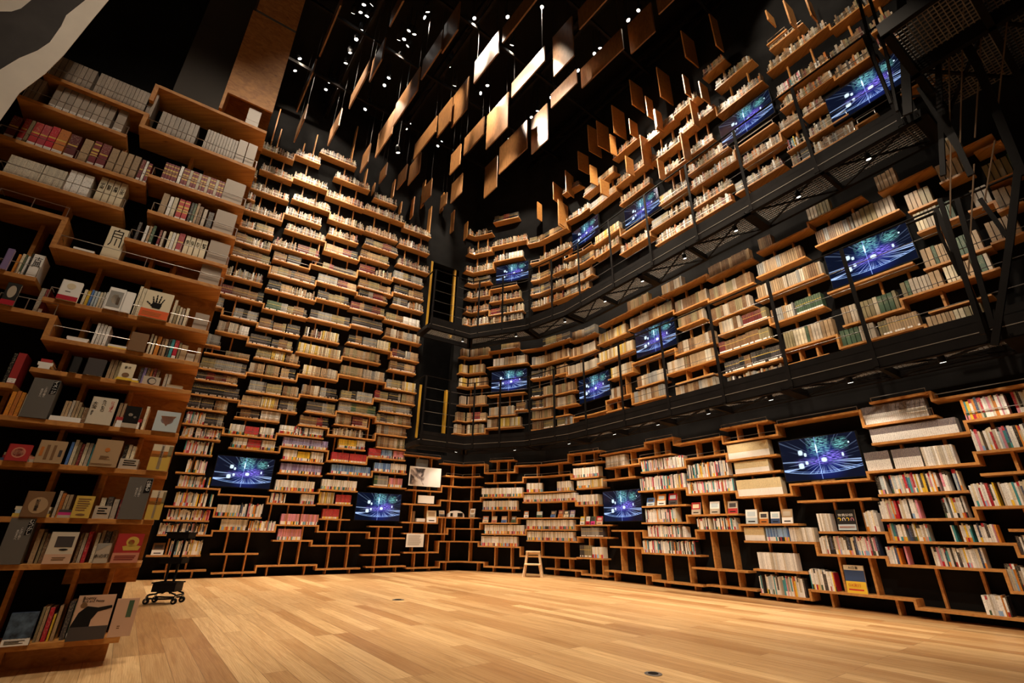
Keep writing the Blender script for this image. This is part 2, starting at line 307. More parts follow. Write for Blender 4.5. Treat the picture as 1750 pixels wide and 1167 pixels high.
INK = flat('black_ink', (.012, .011, .011), .6); INKW = flat('white_ink', (.8, .78, .74), .6); INKR = flat('red_ink', (.55, .02, .02), .6); INKY = flat('yellow_ink', (.9, .62, .03), .6); INKG = flat('gold_ink', (.60, .40, .10), .4)
CM = {}
def cmat(c):
    if c not in CM: CM[c] = flat(c + '_cover', PAL[c], .45)
    return CM[c]
# ------------------------------------------------------------------ setting
fl = MB(); fl.quad([(-12, -6, 0), (12, -6, 0), (12, 14, 0), (-12, 14, 0)]); fl.build('floor', OAK, origin=(0, 0, 0))['kind'] = 'structure'
TOP = 12.2
ce = MB(); ce.box(-12, 12, -6, 14, TOP, TOP + .1); ce.build('ceiling', CEIL)['kind'] = 'structure'
BACK = offset(BASE, -.2)
for i, nm in enumerate(('wall_left', 'wall_back', 'wall_corner', 'wall_right')):
    w = MB()
    if i == 0:      # the left wall has an opening that the gallery doors stand in
        a, b = BASE[0], BASE[1]; d = (b - a).normalized(); n = Vector((-d.y, d.x)); L0 = (b - a).length
        for u0, u1, z0, z1 in ((0, 7.62, 0, TOP), (7.62, L0, 0, 2.6), (8.52, L0, 2.6, TOP), (7.62, 8.52, 8.0, TOP)): w.obox(a, d, n, u0, u1, 0, .2, z0, z1)
    else: w.prism([BASE[i], BASE[i + 1], BACK[i + 1], BACK[i]], 0, TOP)
    w.build(nm, BLACKW)['kind'] = 'structure'
a, b = BASE[0], BASE[1]; d = (b - a).normalized(); n = Vector((-d.y, d.x))
w = MB(); w.obox(a, d, n, 7.1, 9.4, 1.6, 1.7, 0, TOP); w.obox(a, d, n, 7.1, 7.2, .2, 1.6, 0, TOP); w.build('wall_passage', BLACKW)['kind'] = 'structure'
for k, (z0, z1, u0, u1) in enumerate(((2.95, 4.3, 7.62, 8.44), (5.80, 8.0, 7.62, 8.44)), 1):
    w = MB(); w.obox(a, d, n, u0, u0 + .06, -.02, .12, z0, z1); w.obox(a, d, n, u1 - .06, u1, .02, .12, z0, z1); w.build('door_%d' % k, YEL)['kind'] = 'structure'
TVS = [[4.12,1.83,1.09],[6.86,1.31,1.01],[13.11,1.34,1.01],[16.83,1.82,1.01],[10.08,4.47,1.05],[12.52,3.88,0.9],[14.34,4.45,1.02],[18.04,4.39,0.97],[10.12,7.7,1.04],[12.51,8.07,0.92],[14.37,7.6,0.95],[16.93,7.96,0.98],[18.65,6.99,0.79]]
def TVS_HERE(u): return TVS
PANELS = [[-0.9,6.95,9.6,0.88,0.67],[-0.28,6.06,9.6,1.06,0.44],[0.78,6.76,9.6,0.59,1.21],[1.17,5.78,9.6,0.68,0.55],[-0.1,7.28,9.6,1.1,0.44],[1.4,7.02,9.6,1.13,0.58],[2.26,6.24,9.6,0.57,0.85],[2.58,5.48,9.6,0.33,0.54],[0.79,7.53,9.6,0.81,0.18],[-0.73,8.77,9.6,0.9,1.14],[0.41,8.9,9.6,0.62,1.2],[-0.42,9.62,9.6,1.17,0.94],[-1.3,8.98,9.6,0.88,0.58],[-1.49,6.29,9.6,0.6,0.84],[-2.01,6.88,9.6,0.85,0.6],[-2.88,8.1,9.6,1.23,0.73],[-3.12,6.95,9.6,0.66,0.65],[-3.77,7.63,9.6,1.17,0.39],[-2.41,5.78,9.6,0.59,0.33],[-3.57,9.1,9.6,1.0,0.82],[-2.6,9.14,9.6,1.15,0.51],[-1.9,8.42,9.6,0.63,0.77],[-1.52,8.12,9.6,0.7,1.03],[-1.74,9.68,9.6,0.51,0.7],[-3.97,6.4,9.6,1.39,0.16],[-5.0,7.74,9.6,1.36,0.26],[-5.44,8.63,9.6,0.9,0.47],[-4.65,8.73,9.6,0.81,0.55],[-4.12,9.65,9.6,0.54,0.62],[-2.94,10.1,9.6,0.67,0.69],[-1.85,10.83,9.6,0.6,0.71],[-0.87,10.58,9.6,0.61,1.13],[-3.73,10.06,9.6,0.47,0.42],[-3.29,10.29,9.6,0.56,0.53],[-2.71,10.92,9.6,0.56,0.61],[-3.1,11.48,9.6,0.49,0.56],[-2.19,11.11,9.6,0.36,0.39]]
FINS = [[4.0,6.25,9.9,0.26,0.97,57.0],[3.64,6.81,10.32,0.45,0.86,57.0],[3.24,7.42,9.88,0.44,0.95,57.0],[2.81,8.08,10.4,0.45,0.85,57.0],[3.02,7.75,9.66,0.24,0.63,57.0],[3.11,7.61,9.1,0.27,0.6,57.0],[2.46,8.62,10.07,0.45,0.94,57.0],[2.73,8.21,9.59,0.28,0.49,57.0],[2.15,9.09,10.11,0.43,0.88,57.0],[1.97,9.37,10.21,0.45,0.93,57.0],[2.38,8.75,9.52,0.2,0.64,57.0],[1.73,9.74,9.93,0.38,0.64,57.0],[3.56,6.93,9.38,0.2,0.57,57.0],[1.42,10.12,9.49,0.36,0.75,44.0],[1.1,10.43,9.48,0.43,0.62,44.0],[1.22,10.31,8.58,0.24,0.77,44.0],[3.13,7.59,9.15,0.21,0.54,57.0],[1.96,9.39,9.17,0.25,0.59,57.0],[2.61,8.4,8.61,0.26,0.5,57.0],[2.87,7.99,8.49,0.34,0.84,57.0],[3.41,7.15,7.82,0.25,0.7,57.0],[3.07,7.68,7.79,0.2,0.53,57.0],[2.14,9.11,8.59,0.31,0.46,57.0],[4.53,5.44,9.43,0.26,0.26,57.0],[4.69,5.19,8.94,0.3,0.62,57.0],[4.85,4.94,8.76,0.21,0.49,57.0],[3.59,6.89,8.47,0.2,0.69,57.0],[3.73,6.66,8.92,0.28,0.48,57.0],[1.21,10.32,8.52,0.45,0.88,44.0],[0.67,10.83,9.12,0.2,0.6,44.0]]
LFINS = [[3.07,9.7,1.08],[3.21,9.57,0.61],[4.03,9.78,0.7],[4.97,10.05,1.32],[3.79,9.78,0.26],[5.42,9.43,0.64],[6.22,9.51,0.6],[6.49,9.06,0.39],[6.84,9.11,0.68],[7.12,9.61,0.94],[7.74,9.73,0.65],[7.39,8.77,0.93],[8.13,9.14,0.76],[8.6,9.08,0.6],[5.68,9.4,0.31]]
SPOTS = [[-3.17,6.5],[-3.34,6.5],[-3.34,6.74],[-3.46,6.66],[-3.56,7.05],[-3.74,7.27],[-3.99,7.6],[-4.18,7.87],[-5.27,7.77],[-5.52,8.09],[-4.77,8.39],[-4.64,8.46],[-4.94,8.61],[-1.97,6.63],[-2.06,6.75],[-2.47,7.05],[-2.36,7.13],[-2.62,7.25],[-2.57,7.41],[-2.81,7.71],[-3.22,8.25],[-3.38,8.46],[-3.92,8.99],[-4.09,9.2],[-0.95,6.75],[-1.52,7.73],[-1.66,7.93],[-2.97,9.65],[-3.1,9.82],[-2.17,10.31],[-2.29,10.45],[-0.73,8.42],[-0.92,8.65],[0.54,6.49],[-0.11,7.35],[-0.21,6.71],[2.65,6.53],[2.48,6.74],[1.97,7.39],[1.86,7.53],[1.53,7.97],[1.33,8.21],[1.06,8.57],[0.93,8.74],[0.6,9.17],[0.44,9.38],[0.01,9.93],[-0.17,10.15]]
DISPLAY = [[9.46,0.14,1.04,0.14,'salmon,cream'],[9.69,0.13,1.04,0.14,'cream,salmon'],[9.94,0.13,1.04,0.14,'skin,blue'],[10.19,0.11,1.04,0.14,'brown,green'],[10.5,0.11,1.15,0.14,'rust,white'],[10.81,0.13,1.15,0.13,'pale,green'],[11.17,0.13,1.15,0.14,'dark,blue'],[11.38,0.13,1.15,0.15,'wine,rust'],[11.54,0.12,1.15,0.14,'black,cream'],[11.7,0.12,1.15,0.14,'violet,pale'],[11.96,0.11,1.0,0.16,'yellow,white'],[12.11,0.09,1.0,0.16,'white,crimson'],[12.23,0.1,1.0,0.16,'green,magenta'],[12.37,0.14,1.0,0.16,'crimson,skin'],[13.72,0.18,1.31,0.14,'blue,pale'],[13.97,0.18,1.31,0.19,'orange,white'],[14.22,0.18,1.31,0.19,'crimson,dark'],[14.67,0.17,1.14,0.19,'red,paper'],[15.02,0.17,1.14,0.19,'white,paper'],[15.34,0.16,1.14,0.18,'paper,red'],[15.61,0.18,0.99,0.2,'white,pale'],[15.82,0.13,0.99,0.16,'cream,rust'],[15.99,0.13,0.99,0.16,'white,navy'],[16.15,0.15,0.99,0.19,'tan,white'],[16.85,0.22,0.89,0.26,'2020'],[16.79,0.22,0.19,0.31,'DX'],[3.01,0.17,0.38,0.19,'brown,white'],[8.34,0.14,1.15,0.14,'paper,dark'],[8.03,0.24,1.02,0.26,'cream,white'],[9.11,0.13,1.15,0.2,'white,paper']]
SINGLES = 232
RESTRAIL = {}
PLYF = PLY
def MBP(o, d, n, *b):
    m = MB(); m.obox(o, d, n, *b); return m.build('hanging_panel', PANEL)
# ------------------------------------------------------------------ wall bookcases
CA = Vector((-2.47, 3.46)); CD_ = DR(54.9); CN = Vector((-CD_.y, CD_.x))      # near bookcase: corner, along the fronts, into the case
CAB = dict({'a1':[-1.54,-0.87,4.121],'a2':[-0.89,-0.02,3.992],'a3':[-1.6,-0.94,3.832],'a4':[-1.62,-0.71,3.445],'a5':[-0.88,-0.09,4.464],'b1':[-1.53,-0.78,3.152],'b2':[-0.72,-0.04,3.54],'b3':[-0.64,-0.03,3.211],'b4':[-0.71,-0.03,2.912],'b5':[-1.46,-1.06,2.936],'b6':[-1.07,-0.02,2.703],'b7':[-1.3,-1.07,2.415],'b8':[-1.0,-0.02,2.291],'b9':[-1.22,-0.9,2.172],'b10':[-0.91,-0.02,2.016],'c0':[-1.06,-0.95,1.659],'c1':[-0.91,-0.01,1.787],'c2':[-1.0,0.02,1.456],'c3':[-0.91,0.0,1.18],'d1':[-0.81,-0.05,0.855],'d2':[-0.72,0.02,0.588],'d3':[-0.58,0.03,0.16]}); ITEMS = [["a1","s",-1.527,0.029,0.245,"greige"],["a1","s",-1.496,0.029,0.245,"greige"],["a1","s",-1.464,0.029,0.245,"greige"],["a1","s",-1.433,0.029,0.245,"greige"],
["a1","s",-1.402,0.029,0.245,"greige"],["a1","s",-1.371,0.029,0.245,"greige"],["a1","s",-1.339,0.029,0.245,"greige"],["a1","s",-1.308,0.029,0.245,"greige"],
["a1","s",-1.258,0.023,0.249,"greige"],["a1","s",-1.234,0.023,0.249,"greige"],["a1","s",-1.209,0.023,0.249,"greige"],["a1","s",-1.184,0.023,0.249,"greige"],
["a1","s",-1.16,0.023,0.249,"greige"],["a1","s",-1.135,0.023,0.249,"greige"],["a1","s",-1.111,0.023,0.249,"greige"],["a1","s",-1.087,0.023,0.249,"greige"],
["a1","s",-1.062,0.023,0.249,"greige"],["a1","s",-1.038,0.023,0.249,"greige"],["a1","s",-1.013,0.023,0.249,"greige"],["a1","s",-0.988,0.023,0.249,"greige"],
["a1","s",-0.964,0.023,0.249,"greige"],["a1","s",-0.94,0.023,0.249,"greige"],["a1","s",-0.907,0.049,0.269,"greige"],["a3","s",-1.587,0.024,0.242,"greige"],
["a3","s",-1.561,0.024,0.242,"greige"],["a3","s",-1.534,0.024,0.242,"greige"],["a3","s",-1.448,0.039,0.271,"greige_w"],["a3","s",-1.406,0.039,0.271,"greige_w"],
["a3","s",-1.364,0.039,0.271,"greige_w"],["a3","s",-1.322,0.039,0.271,"greige_w"],["a3","s",-1.28,0.039,0.271,"greige_w"],["a3","s",-1.238,0.039,0.271,"greige_w"],
["a3","s",-1.196,0.039,0.271,"greige_w"],["a3","s",-1.154,0.039,0.271,"greige_w"],["a3","s",-1.112,0.039,0.271,"greige_w"],["a3","s",-1.054,0.061,0.279,"greige_w"],
["a4","s",-1.577,0.052,0.222,"maroon"],["a4","s",-1.512,0.031,0.235,"red"],["a4","s",-1.478,0.019,0.236,"khaki"],["a4","s",-1.455,0.045,0.236,"red"],
["a4","s",-1.407,0.042,0.237,"rose"],["a4","s",-1.362,0.043,0.25,"crimson"],["a4","s",-1.316,0.06,0.251,"rust"],["a4","s",-1.249,0.061,0.24,"maroon"],
["a4","s",-1.167,0.052,0.242,"tan"],["a4","s",-1.107,0.043,0.256,"wine_g"],["a4","s",-1.058,0.054,0.257,"wine"],["a4","s",-0.996,0.048,0.245,"tan"],
["a4","s",-0.941,0.041,0.247,"tan"],["a4","s",-0.893,0.038,0.248,"tan"],["a4","s",-0.847,0.042,0.249,"tan"],["a4","s",-0.794,0.023,0.237,"wine"],
["a4","s",-0.767,0.016,0.237,"white"],["a4","s",-0.747,0.024,0.225,"wine_g"],["b1","s",-1.488,0.01,0.181,"ivory"],["b1","s",-1.478,0.01,0.181,"ivory"],
["b1","s",-1.467,0.01,0.181,"ivory"],["b1","s",-1.457,0.01,0.181,"ivory"],["b1","s",-1.447,0.01,0.181,"ivory"],["b1","s",-1.437,0.01,0.181,"ivory"],
["b1","s",-1.426,0.01,0.181,"ivory"],["b1","s",-1.416,0.01,0.181,"ivory"],["b1","s",-1.406,0.01,0.181,"ivory"],["b1","s",-1.395,0.01,0.181,"ivory"],
["b1","s",-1.385,0.01,0.181,"ivory"],["b1","s",-1.375,0.01,0.181,"ivory"],["b1","s",-1.365,0.01,0.181,"ivory"],["b1","s",-1.354,0.01,0.181,"ivory"],
["b1","s",-1.344,0.01,0.181,"ivory"],["b1","s",-1.334,0.01,0.181,"ivory"],["b1","s",-1.324,0.01,0.181,"ivory"],["b1","s",-1.313,0.01,0.181,"ivory"],
["b1","s",-1.297,0.01,0.184,"ivory"],["b1","s",-1.287,0.01,0.184,"ivory"],["b1","s",-1.276,0.01,0.184,"ivory"],["b1","s",-1.266,0.01,0.184,"ivory"],
["b1","s",-1.256,0.01,0.184,"ivory"],["b1","s",-1.246,0.01,0.184,"ivory"],["b1","s",-1.236,0.01,0.184,"ivory"],["b1","s",-1.225,0.01,0.184,"ivory"],
["b1","s",-1.215,0.01,0.184,"ivory"],["b1","s",-1.205,0.01,0.184,"ivory"],["b1","s",-1.194,0.01,0.184,"ivory"],["b1","s",-1.184,0.01,0.184,"ivory"],
["b1","s",-1.163,0.037,0.215,"white"],["b1","s",-1.123,0.041,0.216,"white"],["b1","s",-1.079,0.058,0.217,"white"],["b1","c",-0.983,0.042,0.243,"cream","宇宙"],
["b1","c",-0.937,0.036,0.244,"cream","数奇"],["b1","c",-0.897,0.036,0.245,"cream","感應"],["b1","c",-0.858,0.04,0.246,"cream","化生"],["a2","s",-0.795,0.033,0.25,"greige"],
["a2","s",-0.76,0.033,0.25,"greige"],["a2","s",-0.724,0.033,0.25,"greige"],["a2","s",-0.689,0.033,0.25,"greige"],["a2","s",-0.653,0.033,0.25,"greige"],
["a2","s",-0.618,0.033,0.25,"greige"],["a2","s",-0.582,0.033,0.25,"greige"],["a2","s",-0.547,0.033,0.25,"greige"],["a2","s",-0.448,0.021,0.256,"greige"],
["a2","s",-0.425,0.021,0.256,"greige"],["a2","s",-0.402,0.021,0.256,"greige"],["a2","s",-0.379,0.021,0.256,"greige"],["a2","s",-0.356,0.021,0.256,"greige"],
["a2","s",-0.333,0.021,0.256,"greige"],["a2","s",-0.31,0.021,0.256,"greige"],["a2","s",-0.287,0.021,0.256,"greige"],["a2","s",-0.264,0.021,0.256,"greige"],
["a2","s",-0.241,0.021,0.256,"greige"],["a2","s",-0.218,0.021,0.256,"greige"],["a2","b",-0.191,0.073,0.276,"greige"],["a2","b",-0.113,0.08,0.277,"greige"],
["a5","b",-0.197,0.114,0.219,"greige"],["b2","s",-0.644,0.019,0.199,"wine_g"],["b2","s",-0.623,0.019,0.199,"wine_g"],["b2","s",-0.603,0.019,0.199,"wine_g"],
["b2","s",-0.582,0.019,0.199,"wine_g"],["b2","s",-0.562,0.019,0.199,"wine_g"],["b2","s",-0.537,0.021,0.214,"white"],["b2","s",-0.511,0.021,0.207,"winewhite"],
["b2","s",-0.489,0.021,0.207,"winewhite"],["b2","s",-0.466,0.021,0.207,"winewhite"],["b2","s",-0.444,0.021,0.207,"winewhite"],["b2","s",-0.422,0.021,0.207,"winewhite"],
["b2","s",-0.4,0.021,0.207,"winewhite"],["b2","s",-0.377,0.021,0.207,"winewhite"],["b2","s",-0.355,0.021,0.207,"winewhite"],["b2","s",-0.333,0.021,0.207,"winewhite"],
["b2","s",-0.31,0.021,0.207,"winewhite"],["b2","s",-0.288,0.021,0.207,"winewhite"],["b2","s",-0.266,0.021,0.207,"winewhite"],["b2","s",-0.244,0.021,0.207,"winewhite"],
["b2","s",-0.221,0.021,0.207,"winewhite"],["b2","b",-0.195,0.164,0.247,"greige"],["b3","s",-0.585,0.044,0.224,"tan"],["b3","s",-0.533,0.024,0.213,"white_k"],
["b3","s",-0.505,0.028,0.219,"cream"],["b3","s",-0.468,0.037,0.22,"red_g"],["b3","s",-0.427,0.037,0.221,"red_g"],["b3","s",-0.381,0.017,0.222,"black"],
["b3","s",-0.36,0.017,0.222,"green_k"],["b3","s",-0.339,0.017,0.235,"tan"],["b3","s",-0.318,0.026,0.21,"brown"],["b3","s",-0.284,0.026,0.198,"paper"],
["b3","s",-0.245,0.039,0.186,"dark"],["b3","b",-0.193,0.162,0.232,"greige"],["b4","s",-0.665,0.019,0.186,"dark"],["b4","s",-0.616,0.019,0.175,"white_k"],
["b4","s",-0.59,0.015,0.181,"tan_k"],["b4","s",-0.571,0.019,0.193,"green_k"],["b4","s",-0.521,0.016,0.171,"wine"],["b4","s",-0.498,0.016,0.171,"paper_k"],
["b4","s",-0.458,0.02,0.184,"cream_k"],["b4","s",-0.435,0.02,0.184,"white_k"],["b4","s",-0.411,0.016,0.185,"cream_k"],["b4","s",-0.391,0.04,0.197,"rose"],
["b4","c",-0.342,0.033,0.192,"cream","老子"],["b4","c",-0.306,0.033,0.192,"cream","莊子"],["b4","c",-0.268,0.038,0.193,"cream","列子"],["b4","c",-0.227,0.042,0.194,"cream","荀子"],
["b4","b",-0.172,0.157,0.213,"greige"],["b6","p",-0.97,0.127,0.031,"black_w"],["b6","C",-0.816,0.119,0.289,"cream","白川"],["b6","b",-0.178,0.152,0.21,"greige"],
["b7","f",-1.257,0.034,0.16,"violet"],["b7","s",-1.214,0.012,0.161,"orange"],["b7","s",-1.196,0.015,0.171,"cream"],["b7","s",-1.179,0.009,0.171,"green_k"],
["b7","s",-1.167,0.012,0.162,"white"],["b7","s",-1.152,0.009,0.191,"black"],["b7","c",-1.141,0.06,0.192,"white","古典"],["b8","f",-0.933,0.111,0.152,"white_red"],
["b8","s",-0.813,0.016,0.135,"cream"],["b8","s",-0.793,0.016,0.13,"yellow"],["b8","s",-0.774,0.013,0.145,"blue"],["b8","s",-0.758,0.013,0.141,"pale"],
["b8","s",-0.741,0.013,0.141,"pale"],["b8","s",-0.724,0.013,0.141,"cream"],["b8","s",-0.708,0.013,0.146,"ivory"],["b8","s",-0.691,0.013,0.152,"white"],
["b8","f",-0.674,0.096,0.177,"photo"],["b8","f",-0.575,0.056,0.169,"white"],["b8","s",-0.515,0.018,0.263,"cream"],["b8","s",-0.494,0.021,0.253,"cream"],
["b8","f",-0.465,0.177,0.223,"hand"],["b8","s",-0.277,0.019,0.217,"cream"],["b8","s",-0.254,0.019,0.175,"khaki"],["b8","s",-0.231,0.015,0.165,"cream"],
["b8","s",-0.211,0.016,0.16,"paper"],["b8","s",-0.188,0.02,0.171,"cream"],["b8","b",-0.121,0.101,0.146,"greige"],["b9","f",-1.181,0.068,0.161,"portrait"],
["b9","s",-1.031,0.024,0.193,"paper"],["b9","s",-1.005,0.021,0.193,"wine"],["b10","p",-0.81,0.126,0.036,"white"],["b10","s",-0.674,0.016,0.175,"white"],
["b10","s",-0.654,0.016,0.176,"white"],["b10","s",-0.635,0.016,0.172,"white"],["b10","s",-0.615,0.02,0.167,"white"],["b10","p",-0.585,0.139,0.032,"yellow_w"],
["b10","f",-0.463,0.105,0.142,"brown"],["b10","s",-0.351,0.014,0.173,"cream"],["b10","s",-0.329,0.014,0.164,"cream"],["b10","s",-0.308,0.025,0.164,"orange"],
["b10","s",-0.275,0.015,0.155,"brown"],["b10","s",-0.257,0.018,0.155,"tan"],["b10","s",-0.234,0.015,0.161,"black"],["b10","s",-0.216,0.019,0.161,"teal"],
["b10","s",-0.193,0.026,0.162,"crimson"],["b10","s",-0.163,0.015,0.147,"khaki"],["b10","b",-0.098,0.054,0.069,"paper"],["b10","b",-0.144,0.042,0.128,"tan"],
["b10","b",-0.04,0.024,0.129,"tan"],["c0","s",-1.02,0.016,0.211,"black"],["c0","s",-1.001,0.041,0.22,"red_w"],["c1","p",-0.886,0.076,0.067,"white"],
["c1","f",-0.719,0.043,0.112,"black"],["c1","f",-0.644,0.102,0.122,"darkcard"],["c1","s",-0.529,0.02,0.151,"tan"],["c1","s",-0.506,0.02,0.152,"tan"],
["c1","s",-0.483,0.017,0.152,"khaki"],["c1","f",-0.459,0.085,0.125,"moon"],["c1","p",-0.469,0.136,0.027,"yellow_r"],["c1","s",-0.347,0.017,0.127,"dark"],
["c1","s",-0.327,0.017,0.132,"violet"],["c1","s",-0.306,0.018,0.133,"brown"],["c1","s",-0.285,0.014,0.128,"rust"],["c1","s",-0.267,0.018,0.138,"wine"],
["c1","s",-0.246,0.018,0.129,"brown"],["c1","b",-0.316,0.11,0.068,"ring"],["c1","s",-0.192,0.018,0.111,"paper"],["c1","s",-0.17,0.018,0.112,"paper"],
["c1","p",-0.166,0.108,0.023,"tan"],["c2","s",-0.951,0.021,0.162,"orange"],["c2","s",-0.927,0.019,0.171,"rust"],["c2","s",-0.905,0.019,0.164,"orange"],
["c2","s",-0.881,0.014,0.156,"cream"],["c2","g",-0.867,0.132,0.262,"grey","イメージ"],["c2","s",-0.682,0.015,0.145,"tan"],["c2","s",-0.665,0.015,0.145,"tan"],
["c2","s",-0.647,0.015,0.154,"paper"],["c2","s",-0.629,0.015,0.154,"tan"],["c2","s",-0.611,0.015,0.146,"tan"],["c2","p",-0.729,0.166,0.031,"white_r"],
["c2","s",-0.593,0.015,0.114,"khaki"],["c2","s",-0.575,0.024,0.114,"brown"],["c2","f",-0.541,0.135,0.186,"meals"],["c2","s",-0.396,0.019,0.177,"tan"],
["c2","s",-0.373,0.016,0.177,"tan"],["c2","f",-0.347,0.087,0.152,"cats"],["c2","p",-0.389,0.149,0.071,"white_r"],["c2","s",-0.237,0.017,0.177,"cream"],
["c2","f",-0.168,0.146,0.147,"peach"],["c3","p",-0.87,0.134,0.05,"blue_w"],["c3","f",-0.849,0.107,0.102,"redcover"],["c3","f",-0.714,0.13,0.142,"figures"],
["c3","s",-0.573,0.015,0.153,"blue"],["c3","s",-0.555,0.018,0.169,"cream"],["c3","s",-0.535,0.015,0.154,"khaki"],["c3","s",-0.517,0.015,0.146,"wine"],
["c3","s",-0.499,0.018,0.155,"cream"],["c3","s",-0.478,0.018,0.155,"paper"],["c3","s",-0.457,0.012,0.148,"teal"],["c3","s",-0.442,0.015,0.164,"maroon"],
["c3","p",-0.763,0.139,0.036,"paper_r"],["c3","f",-0.442,0.143,0.18,"seal"],["c3","s",-0.289,0.019,0.168,"black"],["c3","s",-0.267,0.019,0.169,"cream"],
["c3","s",-0.244,0.02,0.161,"cream"],["c3","b",-0.292,0.111,0.071,"card"],["c3","f",-0.128,0.12,0.181,"painting"],["d1","f",-0.68,0.124,0.152,"calli"],
["d1","p",-0.717,0.172,0.061,"pile"],["d1","s",-0.54,0.014,0.163,"paper"],["d1","s",-0.523,0.017,0.149,"rust"],["d1","s",-0.503,0.014,0.142,"tan"],
["d1","s",-0.486,0.017,0.143,"tan"],["d1","f",-0.444,0.093,0.136,"ochre"],["d1","p",-0.517,0.155,0.049,"magenta"],["d1","s",-0.321,0.027,0.132,"cream"],
["d1","s",-0.287,0.03,0.14,"dark"],["d1","s",-0.251,0.028,0.126,"paper"],["d1","s",-0.217,0.016,0.127,"wine"],["d1","b",-0.339,0.088,0.08,"card"],
["d1","g",-0.205,0.134,0.273,"grey","仕事も"],["d1","f",-0.058,0.086,0.193,"painting"],["d2","g",-0.709,0.114,0.259,"grey","むつかしい"],["d2","s",-0.572,0.024,0.198,"tan"],
["d2","s",-0.541,0.013,0.179,"khaki"],["d2","s",-0.525,0.016,0.172,"brown"],["d2","f",-0.498,0.129,0.183,"creampic"],["d2","s",-0.361,0.014,0.178,"brown"],
["d2","s",-0.344,0.017,0.178,"paper"],["d2","s",-0.324,0.02,0.186,"crimson"],["d2","s",-0.281,0.017,0.18,"cream"],["d2","s",-0.258,0.018,0.195,"tan"],
["d2","s",-0.234,0.024,0.189,"dark"],["d2","s",-0.205,0.021,0.197,"brown"],["d2","f",-0.258,0.071,0.117,"leaflet"],["d2","f",-0.169,0.142,0.177,"redgold"],
["d3","p",-0.526,0.14,0.07,"label"],["d3","f",-0.545,0.119,0.17,"bluecover"],["d3","s",-0.421,0.013,0.187,"khaki"],["d3","s",-0.406,0.015,0.187,"tan"],
["d3","s",-0.386,0.021,0.182,"crimson"],["d3","s",-0.36,0.01,0.146,"yellow"],["d3","s",-0.344,0.016,0.19,"tan"],["d3","s",-0.302,0.024,0.211,"dark"],
["d3","s",-0.273,0.016,0.199,"green_k"],["d3","f",-0.265,0.184,0.244,"standing"],["d3","f",-0.069,0.118,0.214,"greenlabel"]]
